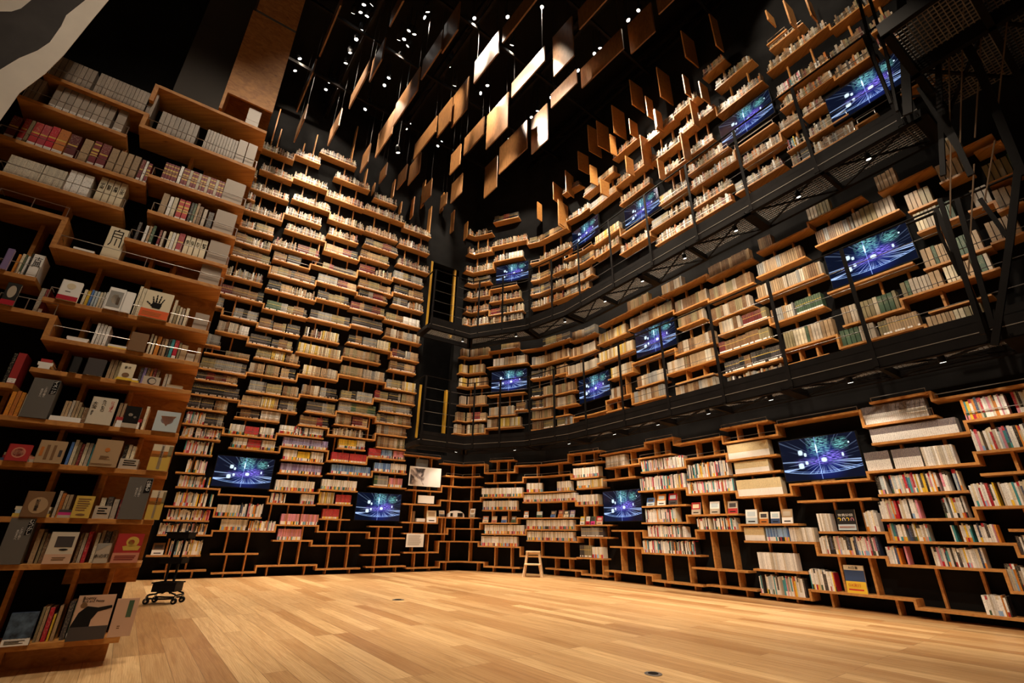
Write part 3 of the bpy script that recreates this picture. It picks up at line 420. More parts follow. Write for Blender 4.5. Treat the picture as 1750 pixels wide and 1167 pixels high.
# every shelf: start and end along the wall, height, style of its books, filled fraction from, to
SHELVES = dict({'left':[(3.96,4.67,0.09,'-',0.03,0.98),(5.74,6.62,0.11,'-',0.03,0.98),(6.73,7.61,0.13,'-',0.03,0.98),(3.1,3.88,0.14,'-',0.03,0.98),
(4.67,5.74,0.19,'-',0.03,0.98),(6.62,7.45,0.36,'-',0.03,0.98),(2.95,3.74,0.38,'x',0.38,1.0),(3.88,4.66,0.4,'-',0.03,0.98),
(5.58,6.56,0.54,'-',0.03,0.98),(4.86,5.58,0.63,'k',0.1,0.72),(6.74,7.53,0.69,'-',0.03,0.98),(3.02,3.83,0.71,'x',0.0,0.9),
(3.83,4.86,0.79,'mx',0.1,1.0),(5.66,6.7,0.8,'-',0.03,0.98),(4.87,5.65,0.91,'kk',0.08,1.0),(6.7,7.44,0.92,'-',0.03,0.98),
(3.05,3.74,0.95,'x',0.05,1.0),(3.79,4.59,1.03,'mx',0.03,1.0),(5.65,6.27,1.04,'r',0.08,0.65),(3.01,3.79,1.18,'x',0.15,0.92),
(4.65,5.53,1.3,'x_m',0.03,0.98),(5.56,6.28,1.33,'cr',0.03,0.98),(3.79,4.62,1.42,'-',0.03,0.98),(3.09,3.78,1.51,'x',0.02,0.75),
(4.62,5.55,1.54,'m',0.1,0.92),(5.57,6.35,1.61,'m',0.03,0.98),(6.6,7.45,1.74,'nk',0.1,0.9),(3.03,3.49,1.76,'x',0.3,1.0),
(4.71,5.57,1.88,'p',0.03,0.98),(5.66,6.6,1.94,'b',0.08,1.0),(6.63,7.43,2.06,'bm',0.03,0.98),(2.94,3.53,2.1,'x',0.2,1.0),
(4.72,5.56,2.14,'mym',0.03,0.98),(5.61,6.46,2.2,'rr',0.1,1.0),(3.76,4.66,2.28,'mrm',0.05,0.9),(6.46,7.36,2.36,'rbk',0.03,0.98),
(2.94,3.6,2.39,'x',0.03,0.98),(4.66,5.61,2.4,'p',0.03,0.98),(5.78,6.4,2.49,'yym',0.03,0.98),(3.6,4.54,2.53,'mrm',0.1,0.95),
(6.63,7.34,2.6,'o',0.03,0.98),(2.92,3.6,2.64,'xg',0.03,0.98),(4.55,5.47,2.65,'mxm',0.03,0.98),(5.54,6.58,2.75,'v',0.1,0.75),
(3.73,4.55,2.88,'lw',0.1,1.0),(4.91,5.54,2.88,'l',0.03,0.98),(6.58,7.34,2.9,'t',0.03,0.98),(2.88,3.59,2.94,'glo',0.03,0.98),
(5.63,6.4,2.99,'ol',0.03,0.98),(3.75,4.85,3.12,'lcg',0.03,0.98),(6.54,7.43,3.16,'lo',0.03,0.98),(4.99,5.63,3.18,'g',0.03,0.98),
(2.89,3.75,3.21,'g',0.03,0.98),(5.65,6.54,3.28,'n',0.03,0.98),(3.82,4.83,3.43,'glo',0.03,0.98),(6.59,7.42,3.43,'g',0.03,0.98),
(2.87,3.65,3.51,'l',0.03,0.98),(4.83,5.63,3.53,'tg',0.03,0.98),(5.66,6.42,3.57,'ln',0.03,0.98),(6.42,7.47,3.7,'lgo',0.03,0.98),
(2.91,3.75,3.74,'g',0.03,0.98),(3.75,4.7,3.81,'ool',0.03,0.98),(4.72,5.55,3.97,'ct',0.1,1.0),(6.69,7.48,4.01,'gc',0.03,0.98),
(2.94,3.74,4.07,'o',0.45,1.0),(5.56,6.65,4.13,'ot',0.03,0.98),(3.81,4.72,4.16,'gco',0.03,0.98),(2.86,3.19,4.24,'t',0.03,0.98),
(3.63,4.52,4.44,'gl',0.03,0.98),(4.58,5.57,4.46,'c',0.03,0.98),(6.7,7.41,4.49,'l',0.03,0.98),(3.02,3.63,4.57,'ttw',0.03,0.98),
(5.57,6.49,4.57,'o',0.03,0.98),(6.72,7.46,4.82,'lt',0.03,0.98),(3.73,4.6,4.83,'llg',0.03,0.98),(4.66,5.46,4.86,'vc',0.03,0.98),
(3.05,3.73,4.93,'g',0.3,1.0),(5.62,6.71,4.94,'lnc',0.03,0.98),(2.83,3.05,5.08,'g',0.03,0.98),(3.78,4.68,5.29,'nl',0.03,0.98),
(4.69,5.64,5.32,'g',0.03,0.98),(6.49,7.48,5.32,'t',0.03,0.98),(2.89,3.74,5.4,'l',0.03,0.98),(5.64,6.44,5.41,'g',0.03,0.98),
(6.44,7.41,5.76,'lw',0.03,0.98),(3.71,4.77,5.77,'lv',0.03,0.98),(5.55,6.44,5.82,'l',0.03,0.98),(2.85,3.64,5.85,'v',0.03,0.98),
(4.77,5.55,5.86,'l',0.03,0.98),(3.71,4.7,6.16,'l',0.03,0.98),(5.7,6.46,6.21,'gl',0.03,0.98),(6.57,7.45,6.23,'gv',0.03,0.98),
(4.7,5.66,6.29,'gl',0.03,0.98),(2.84,3.71,6.34,'l',0.03,0.98),(5.66,6.55,6.47,'l',0.03,0.98),(3.71,4.5,6.54,'lg',0.0,0.75),
(6.57,7.42,6.58,'gl',0.03,0.98),(4.51,5.6,6.69,'l',0.25,1.0),(2.86,3.62,6.71,'lv',0.03,0.98),(5.61,6.51,6.89,'lv',0.03,0.98),
(3.62,4.68,6.9,'vl',0.03,0.98),(6.51,7.38,7.0,'g',0.03,0.98),(2.83,3.62,7.11,'vl',0.03,0.98),(4.75,5.59,7.17,'l',0.03,0.98),
(5.59,6.38,7.31,'l',0.03,0.98),(3.8,4.74,7.4,'v',0.03,0.98),(6.57,7.52,7.45,'v',0.03,0.98),(2.86,3.71,7.57,'v',0.03,0.98),
(4.74,5.51,7.65,'v',0.03,0.98),(5.65,6.57,7.71,'l',0.03,0.98),(3.71,4.57,7.81,'v',0.03,0.98),(2.83,3.08,7.87,'v',0.03,0.98),
(6.55,7.46,8.07,'v',0.03,0.98),(4.71,5.6,8.09,'v',0.03,0.98),(5.62,6.52,8.11,'v',0.03,0.98),(2.88,3.75,8.18,'v',0.03,0.98),
(3.8,4.71,8.29,'v',0.03,0.98),(2.79,2.99,8.5,'v',0.03,0.98),(6.64,7.46,8.63,'v',0.03,0.98),(4.55,5.51,8.74,'v',0.03,0.98),
(5.51,6.64,8.77,'v',0.03,0.98),(2.99,3.71,8.78,'v',0.03,0.98),(3.71,4.55,8.9,'v',0.03,0.98),(5.71,6.37,9.23,'v',0.03,0.98),
(2.85,3.63,9.4,'v',0.03,0.98),(4.63,5.58,9.4,'v',0.03,0.98),(3.63,4.25,9.6,'v',0.03,0.98),(4.17,5.13,9.97,'v',0.03,0.98)],
'back':[(11.98,12.61,0.08,'-',0.03,0.98),(7.63,8.41,0.09,'-',0.03,0.98),(9.55,10.42,0.12,'-',0.03,0.98),(11.03,11.98,0.14,'-',0.03,0.98),
(8.41,9.55,0.2,'-',0.03,0.98),(10.43,11.86,0.36,'-',0.03,0.98),(11.86,12.53,0.38,'gm',0.1,1.0),(7.53,8.34,0.4,'-',0.03,0.98),
(9.39,10.43,0.54,'m',0.05,0.93),(8.38,9.38,0.63,'-',0.03,0.98),(10.58,11.91,0.68,'m',0.0,0.9),(11.91,12.77,0.77,'g',0.08,0.75),
(7.49,8.57,0.79,'-',0.03,0.98),(9.46,10.56,0.8,'m',0.05,0.97),(8.57,9.41,0.91,'-',0.03,0.98),(10.56,11.86,0.91,'m',0.0,0.95),
(11.86,12.78,1.0,'-',0.03,0.98),(7.43,8.27,1.02,'d1',0.03,0.98),(9.41,10.35,1.04,'-',0.03,0.98),(8.31,9.34,1.15,'-',0.03,0.98),
(10.35,11.85,1.15,'-',0.03,0.98),(9.45,10.35,1.32,'m',0.0,1.0),(11.89,12.47,1.39,'m',0.0,1.0),(7.4,8.31,1.41,'-',0.03,0.98),
(10.48,11.89,1.49,'m',0.0,1.0),(8.35,9.4,1.53,'-',0.03,0.98),(9.4,10.48,1.61,'m',0.0,1.0),(10.5,11.77,1.7,'m_m',0.05,1.0),
(7.5,8.34,1.72,'-',0.03,0.98),(11.92,12.63,1.73,'mc',0.0,1.0),(8.34,9.38,1.86,'-',0.03,0.98),(9.5,10.48,1.94,'-',0.03,0.98),
(11.79,12.53,1.95,'m',0.05,1.0),(10.5,11.79,2.05,'-',0.03,0.98),(8.42,9.37,2.1,'-',0.03,0.98),(9.48,10.27,2.18,'-',0.03,0.98),
(11.84,12.67,2.25,'-',0.03,0.98),(10.28,11.73,2.32,'-',0.03,0.98),(8.32,9.48,2.39,'-',0.03,0.98),(9.6,10.26,2.46,'-',0.03,0.98),
(11.73,12.58,2.48,'-',0.03,0.98),(7.3,8.27,2.5,'-',0.03,0.98)],
'right':[(15.66,16.33,0.08,'x',0.0,0.95),(13.73,14.74,0.1,'-',0.03,0.98),(17.47,18.52,0.11,'__x_',0.0,1.0),(14.8,15.62,0.12,'-',0.03,0.98),
(12.55,13.73,0.18,'-',0.03,0.98),(16.37,17.47,0.19,'x',0.0,0.28),(14.57,15.53,0.35,'-',0.03,0.98),(18.3,18.59,0.35,'x',0.0,1.0),
(15.62,16.37,0.39,'w',0.1,0.83),(13.55,14.76,0.53,'x',0.0,0.93),(17.31,18.3,0.54,'x_xx',0.0,0.88),(12.74,13.54,0.61,'-',0.03,0.98),
(16.55,17.31,0.62,'x',0.05,0.93),(18.46,18.69,0.68,'x',0.0,1.0),(15.55,16.55,0.76,'ebw',0.0,1.0),(13.62,14.71,0.79,'x',0.02,0.82),
(17.39,18.44,0.79,'xx_xx',0.0,0.93),(16.62,17.36,0.89,'w__x',0.0,1.0),(12.81,13.59,0.9,'-',0.03,0.98),(14.75,15.51,0.91,'x',0.0,0.93),
(18.44,18.76,0.92,'-',0.03,0.98),(15.52,16.38,0.99,'-',0.03,0.98),(13.59,14.57,1.03,'x',0.08,0.8),(17.36,18.23,1.03,'xx_x',0.0,0.93),
(14.61,15.52,1.14,'-',0.03,0.98),(18.24,18.83,1.14,'x',0.0,1.0),(16.43,17.32,1.28,'-',0.03,0.98),(13.63,14.61,1.31,'-',0.03,0.98),
(17.4,18.24,1.31,'x',0.0,0.95),(15.55,16.38,1.38,'e',0.0,0.85),(14.65,15.55,1.47,'x',0.0,1.0),(18.38,18.93,1.47,'-',0.03,0.98),
(16.38,17.35,1.51,'w',0.28,0.6),(13.57,14.65,1.58,'x',0.03,1.0),(17.35,18.38,1.59,'zzw',0.0,0.85),(18.41,19.0,1.7,'x',0.0,1.0),
(14.68,15.47,1.71,'x',0.0,1.0),(15.55,16.29,1.71,'e',0.02,0.79),(12.66,13.54,1.86,'-',0.03,0.98),(13.68,14.68,1.92,'x',0.0,1.0),
(17.48,18.4,1.92,'z',0.0,0.93),(15.49,16.28,1.94,'e',0.0,0.87),(18.42,19.1,2.04,'x',0.0,1.0),(14.71,15.48,2.05,'-',0.03,0.98),
(12.73,13.66,2.09,'w',0.0,0.6),(17.45,18.19,2.15,'z',0.0,0.92),(13.66,14.42,2.18,'-',0.03,0.98),(15.48,16.35,2.22,'-',0.03,0.98),
(14.5,15.44,2.33,'-',0.03,0.98),(18.21,19.18,2.33,'-',0.03,0.98),(16.35,17.45,2.36,'-',0.03,0.98),(12.59,13.84,2.37,'-',0.03,0.98),
(17.58,18.19,2.43,'-',0.03,0.98),(15.44,16.25,2.45,'-',0.03,0.98),(13.84,14.5,2.46,'-',0.03,0.98),(15.67,16.63,3.13,'v',0.03,0.98),
(18.37,18.95,3.14,'T',0.03,0.98),(10.69,11.31,3.15,'ol',0.03,0.98),(11.4,11.91,3.15,'nt',0.03,0.98),(14.63,15.53,3.15,'t',0.03,0.98),
(8.6,9.44,3.16,'to',0.03,0.98),(16.72,17.28,3.2,'-',0.03,0.98),(12.88,13.42,3.24,'-',0.03,0.98),(17.43,18.37,3.24,'Tl',0.03,0.98),
(13.63,14.44,3.26,'t',0.03,0.98),(9.46,10.44,3.27,'tcc',0.03,0.98),(11.91,12.88,3.29,'-',0.03,0.98),(15.66,16.66,3.33,'lg',0.03,0.98),
(18.44,19.01,3.38,'-',0.03,0.98),(11.41,11.81,3.39,'-',0.03,0.98),(10.69,11.32,3.41,'o',0.03,0.98),(14.7,15.49,3.41,'-',0.03,0.98),
(16.7,17.43,3.44,'T',0.03,0.98),(8.62,9.46,3.49,'ol',0.03,0.98),(12.9,13.61,3.49,'t',0.1,0.6),(17.53,18.23,3.53,'T',0.03,0.98),
(13.75,14.46,3.56,'t',0.03,0.98),(9.51,10.25,3.57,'t',0.03,0.98),(11.39,12.03,3.61,'o',0.0,0.8),(14.51,15.58,3.64,'ot',0.03,0.98),
(18.23,19.16,3.65,'TT',0.03,0.98),(10.27,10.59,3.67,'l',0.03,0.98),(10.69,11.33,3.67,'lo',0.03,0.98),(15.62,16.56,3.7,'l',0.03,0.98),
(16.59,17.38,3.91,'tn',0.03,0.98),(8.7,9.43,3.93,'o',0.05,1.0),(11.4,12.03,3.93,'o',0.0,0.85),(18.54,19.17,3.93,'T',0.03,0.98),
(12.99,13.71,3.94,'ct',0.1,1.0),(14.8,15.61,3.95,'o',0.03,0.98),(19.17,19.45,3.96,'T',0.03,0.98),(10.69,11.31,3.97,'lo',0.03,0.98),
(15.69,16.59,4.04,'tl',0.03,0.98),(17.46,18.47,4.08,'-',0.03,0.98),(13.71,14.77,4.1,'-',0.03,0.98),(9.48,10.53,4.13,'-',0.03,0.98),
(19.34,19.54,4.31,'T',0.03,0.98),(11.76,12.69,4.33,'t',0.03,0.98),(15.56,16.38,4.34,'o',0.03,0.98),(12.69,13.8,4.4,'c',0.03,0.98),
(16.44,17.49,4.4,'tt',0.03,0.98),(8.67,9.48,4.42,'cco',0.03,0.98),(11.42,11.76,4.42,'o',0.03,0.98),(18.61,19.02,4.44,'T',0.03,0.98),
(10.67,11.32,4.45,'lv',0.03,0.98),(19.11,19.34,4.45,'T',0.3,1.0),(14.89,15.48,4.46,'o',0.03,0.98),(19.35,19.64,4.69,'T',0.03,0.98),
(15.62,16.47,4.73,'o',0.03,0.98),(11.86,12.68,4.76,'t',0.03,0.98),(18.6,18.91,4.77,'T',0.03,0.98),(14.87,15.62,4.79,'o',0.03,0.98),
(16.53,17.31,4.79,'t',0.03,0.98),(8.65,9.35,4.8,'c',0.03,0.98),(10.67,11.86,4.81,'to',0.03,0.98),(12.73,13.64,4.84,'c',0.03,0.98),
(13.69,14.86,4.87,'o',0.03,0.98),(17.47,18.53,4.87,'tT',0.03,0.98),(9.43,10.61,4.91,'wtt',0.15,1.0),(18.98,19.28,4.97,'T',0.03,0.98),
(19.36,19.6,5.16,'T',0.03,0.98),(15.67,16.53,5.17,'o',0.03,0.98),(11.93,12.68,5.18,'tg',0.03,0.98),(16.62,17.45,5.23,'t',0.05,0.35),
(18.38,18.98,5.25,'T',0.0,0.4),(8.66,9.48,5.27,'o',0.03,0.98),(10.42,11.89,5.27,'gl',0.4,1.0),(14.63,15.65,5.28,'t',0.0,0.5),
(12.82,13.69,5.29,'-',0.03,0.98),(19.12,19.56,5.29,'T',0.0,0.5),(13.69,14.57,5.3,'o',0.0,0.7),(17.47,18.2,5.32,'T',0.0,0.5),
(9.48,10.34,5.36,'l',0.4,1.0),(9.46,10.45,6.18,'v',0.03,0.98),(8.66,9.45,6.22,'v',0.03,0.98),(17.8,18.4,6.41,'v',0.03,0.98),
(17.46,17.77,6.42,'vg',0.03,0.98),(9.45,10.47,6.45,'lv',0.03,0.98),(11.39,11.8,6.45,'v',0.03,0.98),(11.8,12.56,6.45,'tv',0.03,0.98),
(10.69,11.33,6.47,'v',0.03,0.98),(18.41,18.68,6.47,'-',0.03,0.98),(14.64,15.57,6.48,'v',0.03,0.98),(15.61,16.41,6.48,'v',0.03,0.98),
(18.97,19.46,6.54,'-',0.03,0.98),(16.48,16.67,6.55,'g',0.03,0.98),(16.69,17.36,6.56,'v',0.03,0.98),(8.71,9.43,6.63,'v',0.03,0.98),
(11.8,12.71,6.74,'t',0.03,0.98),(17.45,17.76,6.75,'xv',0.03,0.98),(17.8,18.37,6.75,'v',0.03,0.98),(15.62,16.48,6.79,'v',0.03,0.98),
(13.63,14.53,6.8,'v',0.03,0.98),(11.39,11.8,6.82,'v',0.03,0.98),(9.43,10.4,6.86,'v',0.03,0.98),(10.67,11.34,6.87,'l',0.03,0.98),
(14.56,15.54,6.91,'gv',0.03,0.98),(16.71,17.42,7.03,'v',0.03,0.98),(8.71,9.41,7.1,'v',0.03,0.98),(12.8,13.63,7.12,'v',0.03,0.98),
(17.8,18.15,7.2,'v',0.03,0.98),(11.88,12.8,7.21,'vl',0.03,0.98),(17.42,17.76,7.21,'v',0.03,0.98),(15.63,16.62,7.25,'v',0.03,0.98),
(9.45,10.29,7.27,'-',0.03,0.98),(11.41,11.88,7.27,'v',0.03,0.98),(13.71,14.55,7.28,'-',0.03,0.98),(10.69,11.35,7.3,'l',0.03,0.98),
(14.85,15.59,7.38,'cv',0.03,0.98),(16.62,17.38,7.48,'-',0.03,0.98),(18.36,18.88,7.49,'v',0.03,0.98),(18.95,19.2,7.49,'v',0.03,0.98),
(12.82,13.71,7.5,'c',0.03,0.98),(8.71,9.44,7.56,'l',0.03,0.98),(11.8,12.75,7.58,'-',0.03,0.98),(17.78,18.36,7.58,'v',0.03,0.98),
(15.62,16.54,7.64,'v',0.03,0.98),(17.52,17.76,7.64,'v',0.03,0.98),(18.94,19.25,7.85,'v',0.03,0.98),(10.67,12.03,7.87,'v',0.2,1.0),
(18.38,18.89,7.92,'v',0.03,0.98),(17.52,18.38,7.94,'xv',0.03,0.98),(8.63,9.52,7.96,'v',0.03,0.98),(14.99,15.68,8.04,'v',0.15,0.7),
(15.68,16.3,8.05,'v',0.03,0.98),(13.76,14.7,8.12,'v',0.03,0.98),(9.52,10.46,8.18,'vw',0.03,0.98),(18.98,19.4,8.41,'v',0.03,0.98),
(18.53,18.96,8.48,'v',0.03,0.98),(16.46,17.38,8.52,'v',0.03,0.98),(10.6,11.91,8.54,'l',0.03,0.98),(8.7,9.43,8.59,'v',0.03,0.98),
(12.76,13.7,8.6,'t',0.03,0.98),(14.81,15.56,8.6,'v',0.03,0.98),(17.48,18.52,8.6,'v',0.03,0.98),(9.45,10.58,8.72,'v',0.03,0.98),
(13.7,14.78,8.72,'v',0.03,0.98),(11.91,12.71,8.74,'v',0.03,0.98),(15.56,16.46,8.74,'v',0.03,0.98),(17.62,18.21,9.05,'v',0.0,0.8),
(16.52,17.31,9.16,'v',0.03,0.98),(17.6,17.96,9.2,'-',0.03,0.98),(12.54,13.7,9.22,'t',0.03,0.98),(8.66,9.45,9.24,'v',0.05,0.75),
(14.74,15.52,9.27,'vt',0.03,0.98),(15.52,16.15,9.36,'v',0.03,0.98),(9.47,10.31,9.6,'l',0.03,0.98),(13.68,14.55,9.61,'v',0.03,0.98),
(16.32,16.84,9.71,'v',0.03,0.98),(11.81,12.42,9.74,'v',0.03,0.98)]})
BT = .028
UNITS = {
 'left': ('tall pine bookcase of staggered shelves covering the whole left wall', 'bookcase'),
 'back': ('ground level pine bookcase bending round the back corner behind the step stool', 'bookcase'),
 'right': ('ground level pine bookcase along the right wall below the lower walkway', 'bookcase'),
 'middle': ('pine bookcase on the right between the lower and upper walkways', 'bookcase'),
 'upper': ('pine bookcase on the right above the upper walkway', 'bookcase')}
def board(mb, s0, s1, z, t=BT, depth=FD, f=0.0):
    sp = spans(s0, s1)
    fr, bk = [], []
    for k, (a, b, i) in enumerate(sp):
        o, d, n = frame(a, i)
        if k == 0: fr.append(o + n * f); bk.append(o + n * depth)
        if k < len(sp) - 1:
            fr.append(offset(BASE, FD - f)[i + 1]); bk.append(offset(BASE, FD - depth)[i + 1])
        else:
            q = o + d * (b - a); fr.append(q + n * f); bk.append(q + n * depth)
    mb.prism(fr + bk[::-1], z - t, z)
def wplace(s): o, d, n = frame(s); return o, d, n
SPECS = []   # every wall book
def shade(c, k): return tuple(min(1, max(0, x * k)) for x in c)
def bspec(unit, si, s, w, z, h, st, col, dep): SPECS.append([unit, si, s, w, z, h, st, col, dep])
def fill(unit, si, a, b, z, st, gap, cuts):
    """stand books of one style on a shelf from a to b"""
    pal, w0, w1, h0, h1 = STY[st]
    H0 = min({'m': .205, 'p': .19, 'y': .19, 'r': .19, 'b': .19, 'k': .20, 'e': .24, 'w': .22, 'z': .23, 'v': .24, 'x': .245, 'T': .28}.get(st, .24), gap - .05)
    if H0 < .09: return
    s = a; run = None
    while s < b - .012:
        w = random.uniform(w0, w1)
        if st in 'lgnotT':
            if run is None or run[0] <= 0: run = [random.randint(3, 10) if st not in 'Tot' else random.randint(1, 4), random.choice(pal), w, random.uniform(h0, h1)]
            run[0] -= 1; c = PAL[run[1]]; w = run[2]; h = H0 * run[3]
        else: c = PAL[random.choice(pal)]; h = H0 * random.uniform(h0, h1)
        if s + w > b: break
        
        if st in 'vx' and random.random() < .03: s += random.uniform(.02, .06); continue
        c = shade(c, random.uniform(.72, 1.15))
        bspec(unit, si, s + w * .05, w * (.84 if st in 'otTc' else .89 if st in 'lgnv' else .94), z, h * (random.uniform(.985, 1.0) if st in 'otTcn' else 1), st, c, random.uniform(.115, .13)); s += w
FINAL = {}
for key, rows in SHELVES.items():
    for r in rows:
        u = key
        if r[2] > 2.62 and key != 'left': u = 'middle' if r[2] < 5.75 else 'upper'
        FINAL.setdefault(u, []).append(list(r))
UROOT = {}; SHELFOBJ = {}; DV = {}
for u, rows in FINAL.items():
    cs = frame((min(r[0] for r in rows) + max(r[1] for r in rows)) / 2); zb = min(r[2] for r in rows) - BT
    zb = 0 if zb < .3 else zb
    root = empty('bookcase', (cs[0].x, cs[0].y, zb), UNITS[u][0], 'bookcase'); UROOT[u] = root
    rows.sort(key=lambda r: (r[2], r[0]))
    # vertical boards between a shelf and the one above it
    divs = []; cuts = {i: [] for i in range(len(rows))}; gaps = {}
    tvs = TVS_HERE(u)
    for i, a in enumerate(rows):
        g = .42; best = {}
        ups = [b for b in rows if b[2] > a[2] + .12 and min(a[1], b[1]) - max(a[0], b[0]) > .14]
        if ups: g = min(g, min(b[2] for b in ups) - a[2])
        gaps[i] = g
        done = []
        for b in sorted(ups, key=lambda b: b[2]):
            lo, hi = max(a[0], b[0]) + .05, min(a[1], b[1]) - .05
            for (p, q) in done: 
                if lo >= p - .01 and hi <= q + .01: lo = hi
                elif lo < q < hi and lo > p: lo = q
                elif lo < p < hi: hi = p
            if hi - lo < .12 or b[2] - a[2] > .78: continue
            if any(t[0] - .5 < hi and t[0] + .5 > lo and a[2] < t[1] < b[2] for t in tvs): done.append((lo, hi)); continue
            done.append((lo, hi))
            ps = [lo + (hi - lo) * .5] if hi - lo < .45 else [lo + (hi - lo) * .24, lo + (hi - lo) * .76]
            for p in ps:
                p = round(p, 4); divs.append((p, a[2], b[2] - BT))
                if a[3][0] in '-d' or not (a[0] + (a[1] - a[0]) * a[4] < p < a[0] + (a[1] - a[0]) * a[5]): DV[p] = 1
        if a[2] < .35:
            for p in (a[0] + .2, a[1] - .2): p = round(p, 4); divs.append((p, 0, a[2] - BT)); DV[p] = 1
    cs_ = []
    for i, a in enumerate(rows):
        for j, b in enumerate(rows):
            if i != j and abs(a[1] - b[0]) < .045 and .05 < abs(a[2] - b[2]) < .24: cs_.append((abs(a[2] - b[2]), i, j))
    used = set(); steps = []
    for dz_, i, j in sorted(cs_):
        if (i, 1) in used or (j, 0) in used: continue
        used |= {(i, 1), (j, 0)}; a, b = rows[i], rows[j]; steps.append(((a[1] + b[0]) / 2, min(a[2], b[2]) - BT, max(a[2], b[2])))
    kept = []
    for q in sorted(divs, key=lambda q: (q[1], q[0])):
        if any(abs(q[0] - t[0]) < .2 and abs(q[1] - t[1]) < .02 for t in kept): continue
        kept.append(q)
    divs = kept
    big = sorted(range(len(rows)), key=lambda i: rows[i][2])[:100]
    rest = MB()
    for i, r in enumerate(rows):
        if i in big:
            mb = MB(); board(mb, r[0], r[1], r[2]); o = mb.build('shelf', PLY if u in ('left',) else PLYR if seg(r[0]) == 3 else PLY, root); SHELFOBJ[(u, i)] = o
        else: board(rest, r[0], r[1], r[2]); o = None
        rail = (r[2] > 2.2 or (u != 'left' and 2.0 < r[2] < 2.62)) and u != 'middle'
        if rail:
            rm = MB(); pr = []
            zr = r[2] + (.085 if r[3] != '-' or r[2] > 2.62 else .05)
            for (a_, b_, k) in spans(r[0] + .02, r[1] - .02):
                p0, d, n = frame(a_, k); p1 = p0 + d * (b_ - a_)
                rm.bar((p0.x + n.x * .015, p0.y + n.y * .015, zr), (p1.x + n.x * .015, p1.y + n.y * .015, zr), .008)
                for q in (p0 + d * .004, p1 - d * .004): rm.bar((q.x + n.x * .015, q.y + n.y * .015, r[2]), (q.x + n.x * .015, q.y + n.y * .015, zr), .007)
            if o is not None: rm.build('book_rail', ROD, o)
            else: RESTRAIL.setdefault(u, MB()); RR = RESTRAIL[u]; k0 = len(RR.v); RR.v += rm.v; RR.f += [tuple(k0 + q for q in f) for f in rm.f]; RR.c += rm.c
    if rest.v: tag(rest.build('upper_shelves', PLY, root), kind='stuff')
    if u in RESTRAIL: tag(RESTRAIL[u].build('upper_rails', ROD, root), kind='stuff')
    divs.sort(key=lambda q: q[1]); steps.sort(key=lambda q: q[1])
    rest = MB()
    for k, (p, z0, z1) in enumerate(divs):
        o2, d, n = frame(p); tgt = MB() if k < 96 else rest
        v0_ = .07 if DV.get(round(p, 4)) else .168
        tgt.obox(o2, d, n, -.013, .013, v0_, FD, z0, z1)
        if k < 96: tgt.build('divider', PLYR if seg(p) < 3 else PLY, root)
    if rest.v: tag(rest.build('upper_dividers', PLYR, root), kind='stuff')
    for (p, z0, z1) in steps:
        o2, d, n = frame(p); q = MB(); q.obox(o2, d, n, -.014, .014, -.001, FD - .002, z0 - .001, z1 + .001); q.build('step_board', PLYR if seg(p) < 3 else PLY, root)
    for i, r in enumerate(rows):
        st = r[3]
        if st[0] in '-d': continue
        a, b = r[0] + (r[1] - r[0]) * r[4], r[0] + (r[1] - r[0]) * r[5]; m = len(st)
        for k, ch in enumerate(st):
            if ch != '_': fill(u, i, a + (b - a) * k / m + .003, a + (b - a) * (k + 1) / m - .003, r[2] + .0005, ch, gaps[i], [c for c in cuts[i] if r[3] in ('-',)] if False else cuts[i])
# books: the ones that show largest are things of their own, the thousands behind them one mass
def bands(st, h, c, seed):
    R = random.Random(seed); B = []
    if st in 'm': B = [(0, .32, PAL[R.choice(POP)] if R.random() < .8 else c, 0), (.32, 1, c, 1)]
    elif st in 'pybk': B = [(0, .3, PAL['white'] if R.random() < .5 else PAL[R.choice(POP)], 0), (.3, 1, c, 1)]
    elif st == 'r': B = [(0, .2, PAL[R.choice(['white', 'yellow', 'cream'])], 0), (.2, 1, c, 1)]
    elif st == 'e': B = [(0, .42, PAL['white'], 0), (.42, 1, (.70, .56, .32), 1)]
    elif st == 'z': B = [(0, .56, PAL['white'], 1), (.56, 1, (.16, .13, .14), 1)]
    elif st == 'w': B = [(0, 1, c, 1)]
    elif st in 'lgn': B = [(0, .05, c, 0), (.05, .17, PAL['white'] if R.random() < .8 else c, 0), (.17, .62, c, 0), (.62, .66, PAL['gold'], 0), (.66, 1, c, 1)]
    elif st == 'x':
        B = [(0, .25, PAL[R.choice(POP + ['white'] * 6)] if R.random() < .5 else c, 0), (.25, .8, c, 1), (.8, 1, PAL[R.choice(['white', 'crimson', 'black', 'cream'])] if R.random() < .3 else c, 1)]
    elif st == 'v': B = [(0, .06, c, 0), (.06, .2, PAL['white'] if R.random() < .35 else c, 0), (.2, 1, c, 1)]
    else: B = [(0, .15, shade(c, .9), 0), (.15, .5, c, 0), (.5, .85, c, 1), (.85, 1, c, 0)]
    return B
